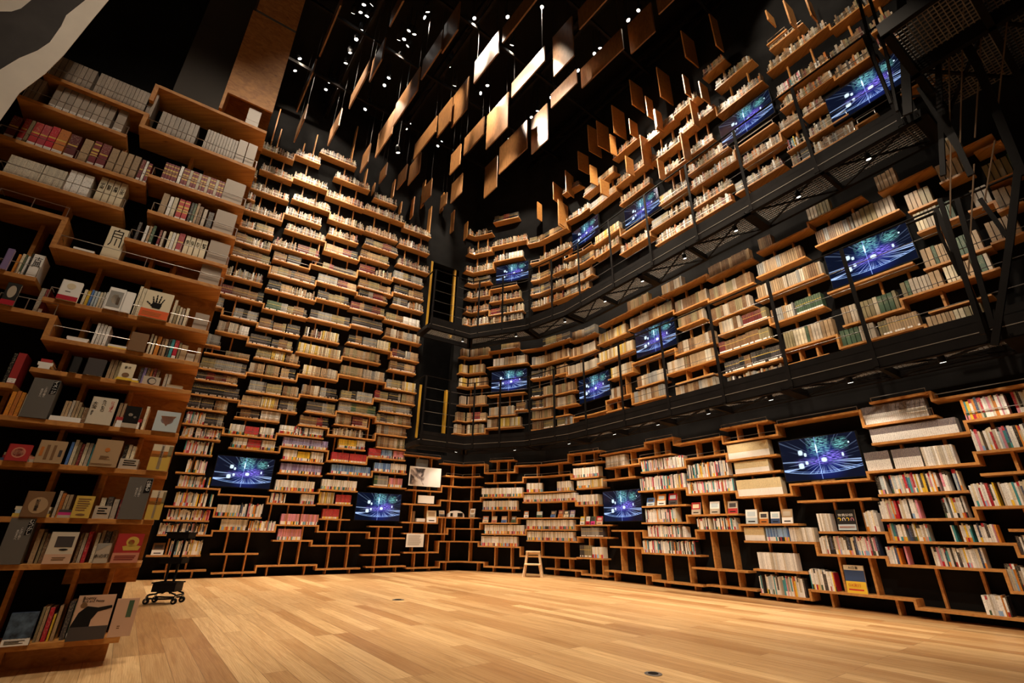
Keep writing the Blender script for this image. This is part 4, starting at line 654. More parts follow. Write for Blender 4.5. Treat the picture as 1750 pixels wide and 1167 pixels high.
def book_geo(mb, o, d, n, u, w, v0, dep, z, h, st, c, seed=0, pages=None):
    """cover boards and spine (colours per face); the page block goes to `pages`"""
    P = lambda a, b, zz: (o.x + d.x * a + n.x * b, o.y + d.y * a + n.y * b, zz)
    for (f0, f1, cc, ink) in bands(st, h, c, seed):
        mb.quad([P(u, v0, z + h * f0), P(u + w, v0, z + h * f0), P(u + w, v0, z + h * f1), P(u, v0, z + h * f1)], (*cc, ink))
    mb.quad([P(u, v0 + dep, z), P(u, v0, z), P(u, v0, z + h), P(u, v0 + dep, z + h)], (*c, 0))
    mb.quad([P(u + w, v0, z), P(u + w, v0 + dep, z), P(u + w, v0 + dep, z + h), P(u + w, v0, z + h)], (*c, 0))
    tp = (*PAL['paper'], 0)
    if pages is None:
        mb.quad([P(u, v0, z + h), P(u + w, v0, z + h), P(u + w, v0 + dep, z + h), P(u, v0 + dep, z + h)], tp)
        mb.quad([P(u, v0 + dep, z), P(u + w, v0 + dep, z), P(u + w, v0, z), P(u, v0, z)], tp); mb.quad([P(u + w, v0 + dep, z), P(u, v0 + dep, z), P(u, v0 + dep, z + h), P(u + w, v0 + dep, z + h)], tp)
    else:
        t = min(.002, w * .12); pages.obox(o, d, n, u + t, u + w - t, v0 + t, v0 + dep - .003, z + .002, z + h - .003)
NEARB = []
def camdist(s, z):
    o, d, n = frame(s); v = Vector((o.x, o.y, z - EYE)); q = v.dot(fw)
    return 875 + 790 * v.dot(xr) / q, 583.5 - 790 * v.dot(ur) / q, q
mass = MB(); cand = []
for k, b in enumerate(SPECS):
    x, y, q = camdist(b[2], b[4]); ar = b[3] * b[5] / q / q
    if -20 < x < 1760 and -20 < y < 1180: cand.append((ar, k))
    b.append((x, y))
for k, it in enumerate(ITEMS):
    if it[1] == 's':
        u_, z_ = it[2], CAB[it[0]][2]; q2 = CA + CD_ * u_; v = Vector((q2.x, q2.y, z_ - EYE)); q = v.dot(fw); cand.append((it[3] * it[4] / q / q, -1 - k))
cand.sort(reverse=True); chosen = set(k for a, k in cand[:SINGLES]); single = set(k for k in chosen if k >= 0); ONEITEM = set(-1 - k for k in chosen if k < 0)
for k, b in enumerate(SPECS):
    if k in single: continue
    o, d, n = frame(b[2]); book_geo(mass, o, d, n, 0, b[3], .035, b[8], b[4], b[5], b[6], b[7], k)
MASS = mass
def finish_mass(): tag(mass.build('shelved_books', BOOK, None, col=True, origin=(0, 10, 0)), 'thousands of books standing on the shelves all round the room', 'books', None, 'stuff')
def colour_name(c):
    best = min(PAL, key=lambda k: sum((PAL[k][i] - c[i]) ** 2 for i in range(3)))
    return {'greige': 'greyish beige', 'khaki': 'khaki', 'paper': 'beige', 'pale': 'pale grey-blue', 'wine': 'wine red', 'sky': 'light blue', 'rust': 'rust orange', 'skin': 'peach', 'dark': 'near-black'}.get(best, best)
bysh = {}
for k in single: bysh.setdefault((SPECS[k][0], SPECS[k][1]), []).append(k)
order = sorted(bysh, key=lambda q: -max(SPECS[k][9][0] for k in bysh[q]))
for rank, q in enumerate(order, 1):
    r = FINAL[q[0]][q[1]]; lvl = {'right': 'right wall', 'left': 'left wall', 'back': 'back corner', 'middle': 'mid right wall', 'upper': 'upper right wall'}[q[0]]
    for j, k in enumerate(sorted(bysh[q], key=lambda k: SPECS[k][2]), 1):
        b = SPECS[k]; o, d, n = frame(b[2]); mb = MB(); pg = MB(); book_geo(mb, o, d, n, 0, b[3], .035, b[8], b[4], b[5], b[6], b[7], k, pg)
        ob = mb.build('book', BOOK, None, col=True)
        hp = int(round(r[2] * 100))
        tag(ob, '%s book, %s large one on shelf %s from the right edge, %s' % (colour_name(b[7]), ordw(j), ordw(rank), lvl), 'book', 'books on the wall shelves')
        pg.build('page_block', PAPER, ob)
# ------------------------------------------------------------------ near left bookcase
CDEP = .30
w = MB(); w.obox(CA, CD_, CN, -3.6, -.06, .31, .5, 0, TOP); w.build('wall_near', BLACKW)['kind'] = 'structure'
root = empty('bookcase', (CA.x, CA.y, 0), 'large knotty plywood bookcase of stepped shelves nearest the camera on the left', 'bookcase')
def cb(name, mat, *bx, parent=None, bevel=0):
    m = MB(); m.obox(CA, CD_, CN, *bx); return m.build(name, mat, parent or root, bevel=bevel)
cb('back_panel', PLYC, -.40, -.005, .285, .308, .45, 5.93); cb('back_panel', PLYC, -.40, -.005, .285, .308, 5.97, 7.2)
cb('tall_side_board', PLYC, -.425, -.40, .0, .308, 4.5, 5.93); cb('front_panel', PLYC, -.40, -.0, .0, .02, 4.72, 5.93); cb('front_panel', PLYC, -.40, 0, .0, .02, 5.97, 7.2); cb('trim_strip', GREYB, -.40, .0, .005, .02, 5.93, 5.97)
cb('plinth', PLYC, -1.2, -.05, .2, .31, 0, .16)
CSH = {}
CT = .032
ends = {k: list(v) for k, v in CAB.items()}
for k, (a, b, z) in ends.items():
    if b > -.12: b = 0.0
    CSH[k] = cb('shelf', PLYC, a, b, 0, CDEP, z - CT, z, bevel=.002)
for (u, z0, z1) in ((-.88, 3.99, 4.12), (-1.065, 2.70, 2.935), (-.905, 2.015, 2.17), (-.89, 4.3, 4.46)): cb('step_board', PLYC, u - .016, u + .016, .001, CDEP - .002, z0 - CT, z1 + .001)
for (u, z0, z1) in ((-.55, 0, .13), (-.62, .16, .56), (-.33, .16, .56), (-.60, .60, .82), (-.32, .60, .82), (-.62, .86, 1.15), (-.36, .86, 1.15), (-.66, 1.19, 1.42), (-.22, 1.19, 1.42), (-.64, 1.46, 1.76), (-.37, 1.46, 1.76), (-.8, 1.8, 1.98), (-.45, 1.8, 1.98), (-.76, 2.02, 2.26), (-.48, 2.02, 2.26), (-.8, 2.3, 2.67), (-.5, 2.3, 2.67), (-1.2, 2.42, 2.9), (-1.12, 2.95, 3.12), (-.52, 2.71, 2.88), (-.36, 2.71, 2.88), (-.5, 3.55, 3.96), (-.6, 2.93, 3.18), (-1.2, 3.16, 3.42), (-.95, 3.46, 3.79), (-1.2, 3.84, 4.08), (-.35, 4.0, 4.43), (-.15, .17, .57), (-1.0, 1.47, 1.63)):
    cb('divider', PLYC, u - .012, u + .012, .16, CDEP, z0, z1)
for k in ('a1', 'a2', 'a3', 'a4', 'b1', 'b2', 'b3', 'b4', 'b5', 'b6', 'b7', 'b8', 'b9', 'b10'):
    a, b, z = ends[k]; b = 0.0 if b > -.12 else b; m = MB(); zr = z + .085
    P = lambda u, v, zz: (CA.x + CD_.x * u + CN.x * v, CA.y + CD_.y * u + CN.y * v, zz)
    m.bar(P(a + .02, .012, zr), P(b - .01, .012, zr), .006, n=6); m.bar(P(a + .02, .012, zr), P(a + .02, .012, z), .006, n=6); m.bar(P(a + .02, .012, zr), P(a + .02, .11, zr), .006, n=6); m.bar(P(b - .01, .012, zr), P(b - .01, .012, z), .006, n=6)
    mid = (a + b) / 2; m.bar(P(mid, .012, zr), P(mid, .012, z), .006, n=6); m.build('book_rail', ROD, CSH[k])
cb('pilaster', flat('dark_brown_lining', (.030, .020, .013), .7, 0, .15, 2), -.80, -.43, .10, .308, 4.47, 9.0)
LVL = {'a1': 'highest left', 'a2': 'highest right', 'a3': 'second highest left', 'a4': 'third highest left', 'a5': 'topmost right', 'b1': 'fourth highest left', 'b2': 'red law book', 'b3': 'third highest right', 'b4': 'fourth highest right', 'b5': 'empty left', 'b6': 'stepped middle',
 'b7': 'small left', 'b8': 'handprint', 'b9': 'portrait', 'b10': 'lower stepped', 'c0': 'short far left', 'c1': 'sixth lowest', 'c2': 'fifth lowest', 'c3': 'fourth lowest', 'd1': 'third lowest', 'd2': 'second lowest', 'd3': 'lowest'}
P3 = lambda u, v, z: (CA.x + CD_.x * u + CN.x * v, CA.y + CD_.y * u + CN.y * v, z)
ON = -CN
def rbar(c, seed=0): return shade(PAL.get(c, PAL['tan']), random.uniform(.85, 1.1))
cnt = {}
def art(ob, pts, mat, v, name='cover_art', th=.0012):
    """a flat printed shape on a front face: pts are (u, z) in case coordinates"""
    m = MB(); n_ = len(pts); i = 0
    m.v = [P3(u, v, z) for u, z in pts] + [P3(u, v - th, z) for u, z in pts]
    m.f = [tuple(range(n_, 2 * n_))] + [(k, (k + 1) % n_, n_ + (k + 1) % n_, n_ + k) for k in range(n_)]; m.c = [(1, 1, 1, 0)] * (n_ + 1)
    return m.build(name, mat, ob)
def rect(u0, u1, z0, z1): return [(u0, z0), (u1, z0), (u1, z1), (u0, z1)]
def ell(u, z, a, b, n=20): return [(u + a * math.cos(2 * math.pi * k / n), z + b * math.sin(2 * math.pi * k / n)) for k in range(n)]
def slab(u, w, z, h, v, th, c, name, label, cat, grp=None, lean=.06):
    """closed book seen by its front cover (or a box)"""
    m = MB(); t = .003
    m.obox(CA, CD_, CN, u, u + w, v, v + t, z, z + h, (*c, 0)); m.obox(CA, CD_, CN, u, u + w, v + th - t, v + th, z, z + h, (*c, 0)); m.obox(CA, CD_, CN, u, u + t, v, v + th, z, z + h, (*shade(c, .95), 0))
    o = m.build(name, BOOK, None, col=True); tag(o, label, cat, grp)
    p = MB(); p.obox(CA, CD_, CN, u + t, u + w - .003, v + t, v + th - t, z + .002, z + h - .003); p.build('page_block', PAPER, o); return o
def bx(u, w, z, h, v, dep, c, name, label, cat, grp=None):
    m = MB(); m.obox(CA, CD_, CN, u, u + w, v, v + dep, z, z + h, (*c, 0)); o = m.build(name, BOOK, None, col=True); return tag(o, label, cat, grp)
def lines(ob, u0, u1, z0, z1, n, mat, v, frac=1.0):
    m = MB(); R = random.Random(int(u0 * 999) + n)
    for k in range(n):
        z = z0 + (z1 - z0) * (k + .3) / n; e = u0 + (u1 - u0) * R.uniform(.6, 1) * frac
        m.obox(CA, CD_, CN, u0, e, v - .0012, v, z, z + (z1 - z0) / n * .45)
    m.build('printed_lines', mat, ob)
def cover_art(ob, key, u, w, z, h, v):
    A = lambda pts, c, nm='cover_art': art(ob, pts, cmat(c) if isinstance(c, str) else c, v, nm)
    R = lambda a, b, c0, d0: rect(u + w * a, u + w * b, z + h * c0, z + h * d0)
    if key == 'white_red': A(R(0, 1, 0, .22), 'crimson', 'red_band'); A(ell(u + w * .5, z + h * .72, w * .22, w * .2), 'cream'); lines(ob, u + w * .3, u + w * .7, z + h * .4, z + h * .46, 1, INK, v)
    elif key == 'photo': A(R(.1, .92, .12, .85), 'grey', 'photo'); A(ell(u + w * .5, z + h * .5, w * .22, h * .22), 'paper'); A(R(.62, .8, .25, .6), 'brown')
    elif key == 'hand':
        A(R(0, 1, 0, .30), (ORANGE), 'orange_band'); cx, cz = u + w * .5, z + h * .44; k = w * .86
        palm = [(-.16, -.12), (.16, -.12), (.2, .05), (.19, .18), (-.17, .2), (-.22, .05)]
        m = MB(); 
        def poly(pts):
            n_ = len(pts); i = len(m.v); m.v += [P3(cx + a * k, v - .0016, cz + b * k) for a, b in pts]; m.f.append(tuple(range(i, i + n_))); m.c.append((1, 1, 1, 0))
        poly(palm)
        for (bx_, bz, ang, L, wd_) in ((-.15, .17, 14, .34, .072), (-.05, .2, 4, .42, .075), (.06, .2, -5, .40, .075), (.15, .15, -17, .32, .066), (-.17, -.02, 52, .32, .085)):
            a_ = math.radians(ang); dx, dz = -math.sin(a_), math.cos(a_); px_, pz_ = dz, -dx
            for j in range(3):
                l0, l1 = L * j / 3 + .01, L * (j + 1) / 3 - .008; ww = wd_ * (1 - .12 * j) / 2
                q = [(bx_ + dx * l0 - px_ * ww, bz + dz * l0 - pz_ * ww), (bx_ + dx * l0 + px_ * ww, bz + dz * l0 + pz_ * ww), (bx_ + dx * l1 + px_ * ww * .85, bz + dz * l1 + pz_ * ww * .85), (bx_ + dx * (l1 + (.02 if j == 2 else 0)), bz + dz * (l1 + (.02 if j == 2 else 0))), (bx_ + dx * l1 - px_ * ww * .85, bz + dz * l1 - pz_ * ww * .85)]
                poly(q)
        for k_, f in enumerate(m.f): m.f[k_] = f[::-1]
        m.build('handprint', INK, ob); lines(ob, u + w * .08, u + w * .9, z + h * .06, z + h * .22, 3, cmat('rust'), v - .0013)
    elif key == 'moon': A(ell(u + w * .5, z + h * .3, w * .25, w * .2), 'brown'); A(R(0, 1, 0, .14), 'yellow'); lettering('目次', INK, h * .16, ob, CA, CD_, ON, u + w * .5, -v + .001, z + h * .74)
    elif key == 'meals':
        for t_, a_, s_, mt in (('大全', .16, .15, INK), ('たべもの', .5, .13, INK), ('にっぽん', .84, .12, INKR)):
            lettering(t_, mt, h * s_, ob, CA, CD_, ON, u + w * a_, -v + .001, z + h * .68, True)
        lines(ob, u + w * .1, u + w * .2, z + h * .3, z + h * .5, 4, INK, v)
    elif key == 'cats': A(R(0, 1, .2, 1), 'black', 'dark_picture'); A(ell(u + w * .4, z + h * .6, w * .14, w * .13), 'paper'); A(ell(u + w * .72, z + h * .5, w * .1, w * .1), 'paper'); A(R(0, 1, 0, .2), 'paper')
    elif key == 'peach': A(R(0, 1, 0, 1), 'pale'); A([(u + w * .2, z + h * .75), (u + w * .5, z + h * .25), (u + w * .85, z + h * .78)], 'rust'); A(ell(u + w * .5, z + h * .55, w * .26, h * .2), 'salmon')
    elif key == 'redcover': A(ell(u + w * .5, z + h * .5, w * .30, h * .32), 'salmon', 'ring'); A(ell(u + w * .5, z + h * .5, w * .24, h * .25), 'red'); lettering('絵本', cmat('salmon'), h * .3, ob, CA, CD_, ON, u + w * .5, -v + .002, z + h * .5)
    elif key == 'figures': A(R(.3, .42, .15, .8), 'brown'); A(R(.55, .66, .15, .8), 'brown'); A(R(.1, .22, .3, .7), 'rust'); A(R(.8, .92, .3, .6), 'dark'); A(R(0, 1, 0, .1), 'tan')
    elif key == 'seal': A(ell(u + w * .5, z + h * .62, w * .1, w * .1), 'rust', 'seal'); lines(ob, u + w * .3, u + w * .7, z + h * .25, z + h * .4, 4, cmat('brown'), v); lines(ob, u + w * .05, u + w * .95, z + h * .04, z + h * .12, 2, cmat('brown'), v)
    elif key == 'painting': A(R(0, 1, 0, .62), 'gold', 'painted_field'); A(R(0, .8, .5, .74), 'rust'); A(R(.8, 1, .55, .95), 'olive'); A(R(.42, .58, .05, 1), 'paper', 'title_strip'); lines(ob, u + w * .46, u + w * .54, z + h * .5, z + h * .95, 8, INK, v - .0013)
    elif key == 'calli': A(ell(u + w * .55, z + h * .45, w * .36, h * .32), 'tan'); lettering('知の編集', INK, h * .13, ob, CA, CD_, ON, u + w * .5, -v + .002, z + h * .45, True)
    elif key == 'ochre': lines(ob, u + w * .15, u + w * .85, z + h * .3, z + h * .9, 6, cmat('brown'), v); A(ell(u + w * .5, z + h * .15, w * .25, h * .05), 'brown')
    elif key == 'creampic': A(R(.25, .9, .52, .86), 'dark', 'picture'); A(ell(u + w * .62, z + h * .44, w * .17, h * .03), 'black'); A(R(0, 1, 0, .3), 'skin', 'lower_band'); lines(ob, u + w * .3, u + w * .8, z + h * .1, z + h * .22, 2, cmat('brown'), v - .0013)
    elif key == 'leaflet': A([(u, z + h * .6), (u + w, z + h * .98), (u, z + h * .98)], 'grey'); lettering('本の町', INK, h * .22, ob, CA, CD_, ON, u + w * .5, -v + .002, z + h * .35)
    elif key == 'redgold': A(R(0, 1, 0, .34), 'salmon', 'lower_band'); A(ell(u + w * .62, z + h * .72, w * .24, h * .18), 'gold', 'gold_ring'); A(ell(u + w * .58, z + h * .7, w * .12, h * .09), 'red'); A([(u + w * .35, z + h * .42), (u + w * .9, z + h * .42), (u + w * .98, z + h * .56), (u + w * .62, z + h * .62), (u + w * .28, z + h * .56)], 'gold'); lines(ob, u + w * .1, u + w * .9, z + h * .08, z + h * .26, 3, cmat('wine'), v - .0013)
    elif key == 'bluecover': A(R(0, 1, .2, 1), (BLUEP), 'blue_picture'); A(R(0, 1, 0, .22), 'white', 'white_band'); lines(ob, u + w * .1, u + w * .9, z + h * .05, z + h * .17, 3, INK, v - .0013)
    elif key == 'standing':
        A(R(0, 1, 0, .3), 'dark'); A([(u, z + h * .3), (u + w * .5, z + h * .3), (u + w * .5, z + h * .45), (u + w * .62, z + h * .62), (u + w * .98, z + h * .7), (u + w * .96, z + h * .76), (u + w * .6, z + h * .72), (u + w * .3, z + h * .76), (u + w * .12, z + h * .62)], 'black', 'figure'); A(ell(u + w * .2, z + h * .78, w * .09, h * .06), 'brown', 'head')
        lettering('Boetty', INK, h * .1, ob, CA, CD_, ON, u + w * .3, -v + .001, z + h * .94); lettering('Bud and Peace', INK, h * .075, ob, CA, CD_, ON, u + w * .42, -v + .001, z + h * .87)
    elif key == 'greenlabel': A(R(.55, .78, .5, .95), 'green', 'green_label'); lines(ob, u + w * .3, u + w * .5, z + h * .2, z + h * .3, 2, cmat('brown'), v)
    elif key == 'portrait': A(ell(u + w * .5, z + h * .6, w * .3, h * .28), 'paper', 'face'); A(R(0, 1, 0, .22), 'crimson')
    elif key == 'label': A(R(.3, .85, .2, .8), 'gold'); A(R(.05, .3, .1, .5), 'green')
ORANGE = flat('orange_band', (.70, .10, .015), .5); BLUEP = flat('mottled_blue_print', (.06, .10, .16), .5, 0, .8, 25)
BASEC = dict(white_red='white', photo='white', hand='cream', moon='cream', meals='ivory', cats='paper', peach='pale', redcover='red', figures='tan', seal='tan', painting='cream', calli='brown', ochre='gold', creampic='ivory', leaflet='paper', redgold='red', bluecover='navy', standing='skin', greenlabel='skin', portrait='black', violet='violet', darkcard='dark')
DESC = dict(white_red='white book facing out with a red band', photo='white book facing out with a grey framed photo', hand='cream book facing out with a black handprint and orange band', moon='cream book facing out with a dark disc', meals='off-white book facing out with brushed black and red Japanese title', cats='book facing out with a dark animal picture', peach='pale blue book facing out with an orange fruit shape', redcover='dark red book facing out with a pale ring', figures='tan book facing out with upright brown figures', seal='plain light brown book facing out with a small round seal', painting='yellow and red painted book facing out with a white title strip', calli='brown book facing out with dark characters in a circle', ochre='ochre book facing out with printed lines', creampic='cream book facing out with a dark picture window', leaflet='small white leaflet with a grey corner', redgold='red book facing out with a gold flower', bluecover='blue book facing out with a white lower band', standing='large beige book facing out with a black clad figure', greenlabel='beige folder facing out with a green label', portrait='black book facing out with a portrait', brown='plain brown book facing out', white='plain white book facing out', black='small black book facing out', violet='violet patterned book facing out', darkcard='dark book facing out beside black box')
prevf = {}
for iti, it in enumerate(ITEMS):
    sh, k, u, w, h, c = it[:6]; z = ends[sh][2] + .0006; cnt[sh] = cnt.get(sh, 0) + 1; pos = '%s from left, near bookcase %s shelf' % (ordw(cnt[sh]), LVL[sh])
    base, _, sfx = c.partition('_'); v = .045
    if k in 's':
        cc = shade(PAL.get(base, PAL['tan']), random.uniform(.85, 1.12))
        if base == 'winewhite': cc = PAL['wine'] if cnt[sh] % 3 else PAL['paper']; sfx = 'g' if cnt[sh] % 3 else ''
        w_ = w * .96; mb = MB(); dep = random.uniform(.15, .19)
        o = CA + CD_ * (u + w * .02)
        def P(a, b, zz): return (o.x + CD_.x * a + CN.x * b, o.y + CD_.y * a + CN.y * b, zz)
        bnd = [(0, 1, cc, 1)]
        if sfx == 'w': bnd = [(0, .06, cc, 0), (.06, .2, PAL['white'], 1), (.2, 1, cc, 0)]
        elif base in ('maroon', 'red', 'rose', 'crimson', 'wine', 'rust') and sh[0] in 'ab': bnd = [(0, .05, cc, 0), (.05, .2, PAL['white'], 0), (.2, .55, cc, 0), (.55, .6, PAL['gold'], 0), (.6, 1, cc, 1)]
        if sfx == 'g': bnd = [(0, .05, cc, 0), (.05, .17, PAL['white'], 0), (.17, .4, cc, 0), (.4, .46, PAL['gold'], 0), (.46, .5, cc, 0), (.5, .56, PAL['gold'], 0), (.56, .62, cc, 0), (.62, .7, PAL['gold'], 0), (.7, .85, cc, 0), (.85, .9, PAL['gold'], 0), (.9, 1, cc, 0)]
        if sfx == 'k': bnd = [(0, .06, cc, 0), (.06, .18, PAL['white'], 0), (.18, .3, cc, 0), (.3, .9, cc, 1), (.9, 1, cc, 0)]
        for f0, f1, q, ink in bnd: mb.quad([P(0, v, z + h * f0), P(w_, v, z + h * f0), P(w_, v, z + h * f1), P(0, v, z + h * f1)], (*q, ink))
        mb.quad([P(0, v + dep, z), P(0, v, z), P(0, v, z + h), P(0, v + dep, z + h)], (*cc, 0)); mb.quad([P(w_, v, z), P(w_, v + dep, z), P(w_, v + dep, z + h), P(w_, v, z + h)], (*cc, 0))
        if iti not in ONEITEM:
            k0 = len(MASS.v); MASS.v += mb.v; MASS.f += [tuple(k0 + q for q in f) for f in mb.f]; MASS.c += mb.c; MASS.obox(o, CD_, CN, .001, w_ - .001, v + .001, v + dep - .002, z + .002, z + h - .003, (*PAL['paper'], 0)); continue
        ob = tag(mb.build('book', BOOK, None, col=True), '%s upright book, %s' % (colour_name(cc), pos), 'book', 'books on the near plywood bookcase')
        pg = MB(); t = min(.0015, w * .1); pg.obox(o, CD_, CN, t, w_ - t, v + .001, v + dep - .002, z + .002, z + h - .003); pg.build('page_block', PAPER, ob)
    elif k == 'c' or k == 'C':
        cc = PAL[base]; ob = bx(u, w * .95, z, h, v, .17, cc, 'book', '%s volume with brushed characters, %s' % (base, pos), 'book', 'books on the near plywood bookcase')
        lettering(it[6], INK, min(w * .78, h * .3), ob, CA, CD_, ON, u + w * .48, -v + .001, z + h * .66, True)
    elif k == 'b':
        ob = bx(u, w * .96, z, h, .03, .20, shade(PAL[{'card': 'paper', 'ring': 'paper'}.get(base, base)], 1.05), 'slipcase_box' if base == 'greige' else 'box', ('blank beige box, ' if base == 'greige' else 'small pale box, ') + pos, 'box')
        if base == 'greige': cb2 = art(ob, rect(u, u + w * .96, z + h * .33, z + h * .335), cmat('brown'), .03, 'lid_seam')
        if base == 'card': lines(ob, u + w * .2, u + w * .9, z + h * .3, z + h * .9, 3, INK, .03)
        if base == 'ring': art(ob, ell(u + w * .5, z + h * .5, h * .4, h * .4), cmat('dark'), .03, 'ring_print'); art(ob, ell(u + w * .53, z + h * .48, h * .3, h * .3), cmat('paper'), .0285, 'ring_centre')
    elif k == 'g':
        v = -.01; ob = bx(u, w, z + .0, h, v, .10, (.125, .115, .105), 'section_sign', 'grey sign with white lettering and black tag, near bookcase %s shelf' % LVL[sh], 'sign')
        tagw = w * .24; art(ob, [(u + w * .72, z + h * .62), (u + w * .97, z + h * .64), (u + w * .99, z + h * .97), (u + w * .76, z + h * .96)], INK, v, 'black_tag')
        lettering(it[6][:4], INKW, h * .10, ob, CA, CD_, ON, u + w * .86, -v + .002, z + h * .80, True)
        for q, txt in enumerate(('ことばと絵と', '本のまちへ')): lettering(txt, INKW, h * .052, ob, CA, CD_, ON, u + w * (.58 - .14 * q), -v + .001, z + h * (.66 - .03 * q), True)
    elif k == 'p':
        # books lying flat
        n_ = 3 if h > .045 else 2 if h > .02 else 1; cols = {'white': ['white', 'white', 'red'], 'yellow': ['yellow', 'white', 'orange'], 'tan': ['paper', 'tan', 'tan'], 'blue': ['navy', 'wine', 'khaki'], 'paper': ['paper', 'salmon', 'paper'], 'pile': ['gold', 'pale', 'cream'], 'magenta': ['paper', 'magenta', 'dark'], 'label': ['tan', 'gold', 'green'], 'black': ['black', 'white', 'black']}[base]
        z_ = z if base != 'label' else z + .20
        if base == 'label': continue
        for q in range(n_):
            hh = h / n_; m = MB(); vv = -.0 if sh[0] != 'b' else .03; e = random.uniform(0, .01); cq = PAL[cols[q % 3]]
            m.obox(CA, CD_, CN, u + e, u + w - e, vv + .004, vv + .15, z_ + hh * q, z_ + hh * q + .0025, (*cq, 0)); m.obox(CA, CD_, CN, u + e, u + w - e, vv + .004, vv + .15, z_ + hh * (q + 1) - .003, z_ + hh * (q + 1) - .0003, (*cq, 0)); m.obox(CA, CD_, CN, u + e, u + w - e, vv + .002, vv + .005, z_ + hh * q, z_ + hh * (q + 1) - .0003, (*cq, 0))
            ob = tag(m.build('book', BOOK, None, col=True), '%s flat book, %s up in pile %s from left, near bookcase %s shelf' % (colour_name(cq), ordw(q + 1), ordw(cnt[sh]), LVL[sh]), 'book', 'books lying flat on the near plywood bookcase')
            pg = MB(); pg.obox(CA, CD_, CN, u + e + .002, u + w - e - .002, vv + .006, vv + .148, z_ + hh * q + .0025, z_ + hh * (q + 1) - .003); pg.build('page_block', PAPER, ob)
    elif k == 'f':
        base = c if c in BASEC else base
        v = .012; 
        if c in ('redgold', 'standing', 'leaflet', 'bluecover', 'creampic', 'hand', 'painting', 'seal', 'meals'): v = .004
        if c in ('greenlabel',): v = .03
        if any(a < u + w and b > u for a, b in prevf.get(sh, [])): v = .035
        prevf.setdefault(sh, []).append((u, u + w))
        bc = PAL[BASEC.get(c, base if base in PAL else 'tan')]
        ob = slab(u, w, z, h, v - .03 if True else v, .024, bc, 'book', '%s, %s shelf' % (DESC.get(c, 'book facing out'), LVL[sh]), 'book', 'books facing out on the near plywood bookcase')
        cover_art(ob, c, u, w, z, h, v - .03)
# ------------------------------------------------------------------ screens
for q, (s, z, wd_) in enumerate(TVS):
    o, d, n = frame(s); W2, H2 = .505, .29; on = -n
    nm = ['higher of the two on the left wall', 'lower of the two on the left wall', 'left one at ground level on the right', 'right one at ground level on the right', 'back corner between the walkways', 'second from the left between the walkways', 'third from the left between the walkways', 'rightmost between the walkways', 'back corner above the upper walkway', 'second from the left above the upper walkway', 'third from the left above the upper walkway', 'second from the right above the upper walkway', 'rightmost above the upper walkway'][q]
    v0 = .02
    root = empty('flat_screen', (o.x, o.y, z - H2), 'flat screen with blue light streaks, %s' % nm, 'screen', 'flat screens on the bookcases')
    m = MB(); m.obox(o, d, n, -W2, W2, v0, v0 + .05, z - H2, z + H2); m.build('casing', DARKP, root)
    m = MB(); m.obox(o, d, n, -.12, .12, v0 + .05, .24, z - .1, z + .1); m.build('wall_bracket', STEEL, root)
    m = MB(); P = lambda a, b: (o.x + d.x * a + n.x * (v0 - .001), o.y + d.y * a + n.y * (v0 - .001), b)
    m.quad([P(-W2 + .01, z - H2 + .012), P(W2 - .01, z - H2 + .012), P(W2 - .01, z + H2 - .01), P(-W2 + .01, z + H2 - .01)]); so = m.build('display', SCREEN, root)
    uvl = so.data.uv_layers.new(name='UVMap'); 
    for i, uvv in enumerate(((0, 0), (1, 0), (1, 1), (0, 1))): uvl.data[i].uv = uvv
    if q >= 8: pass
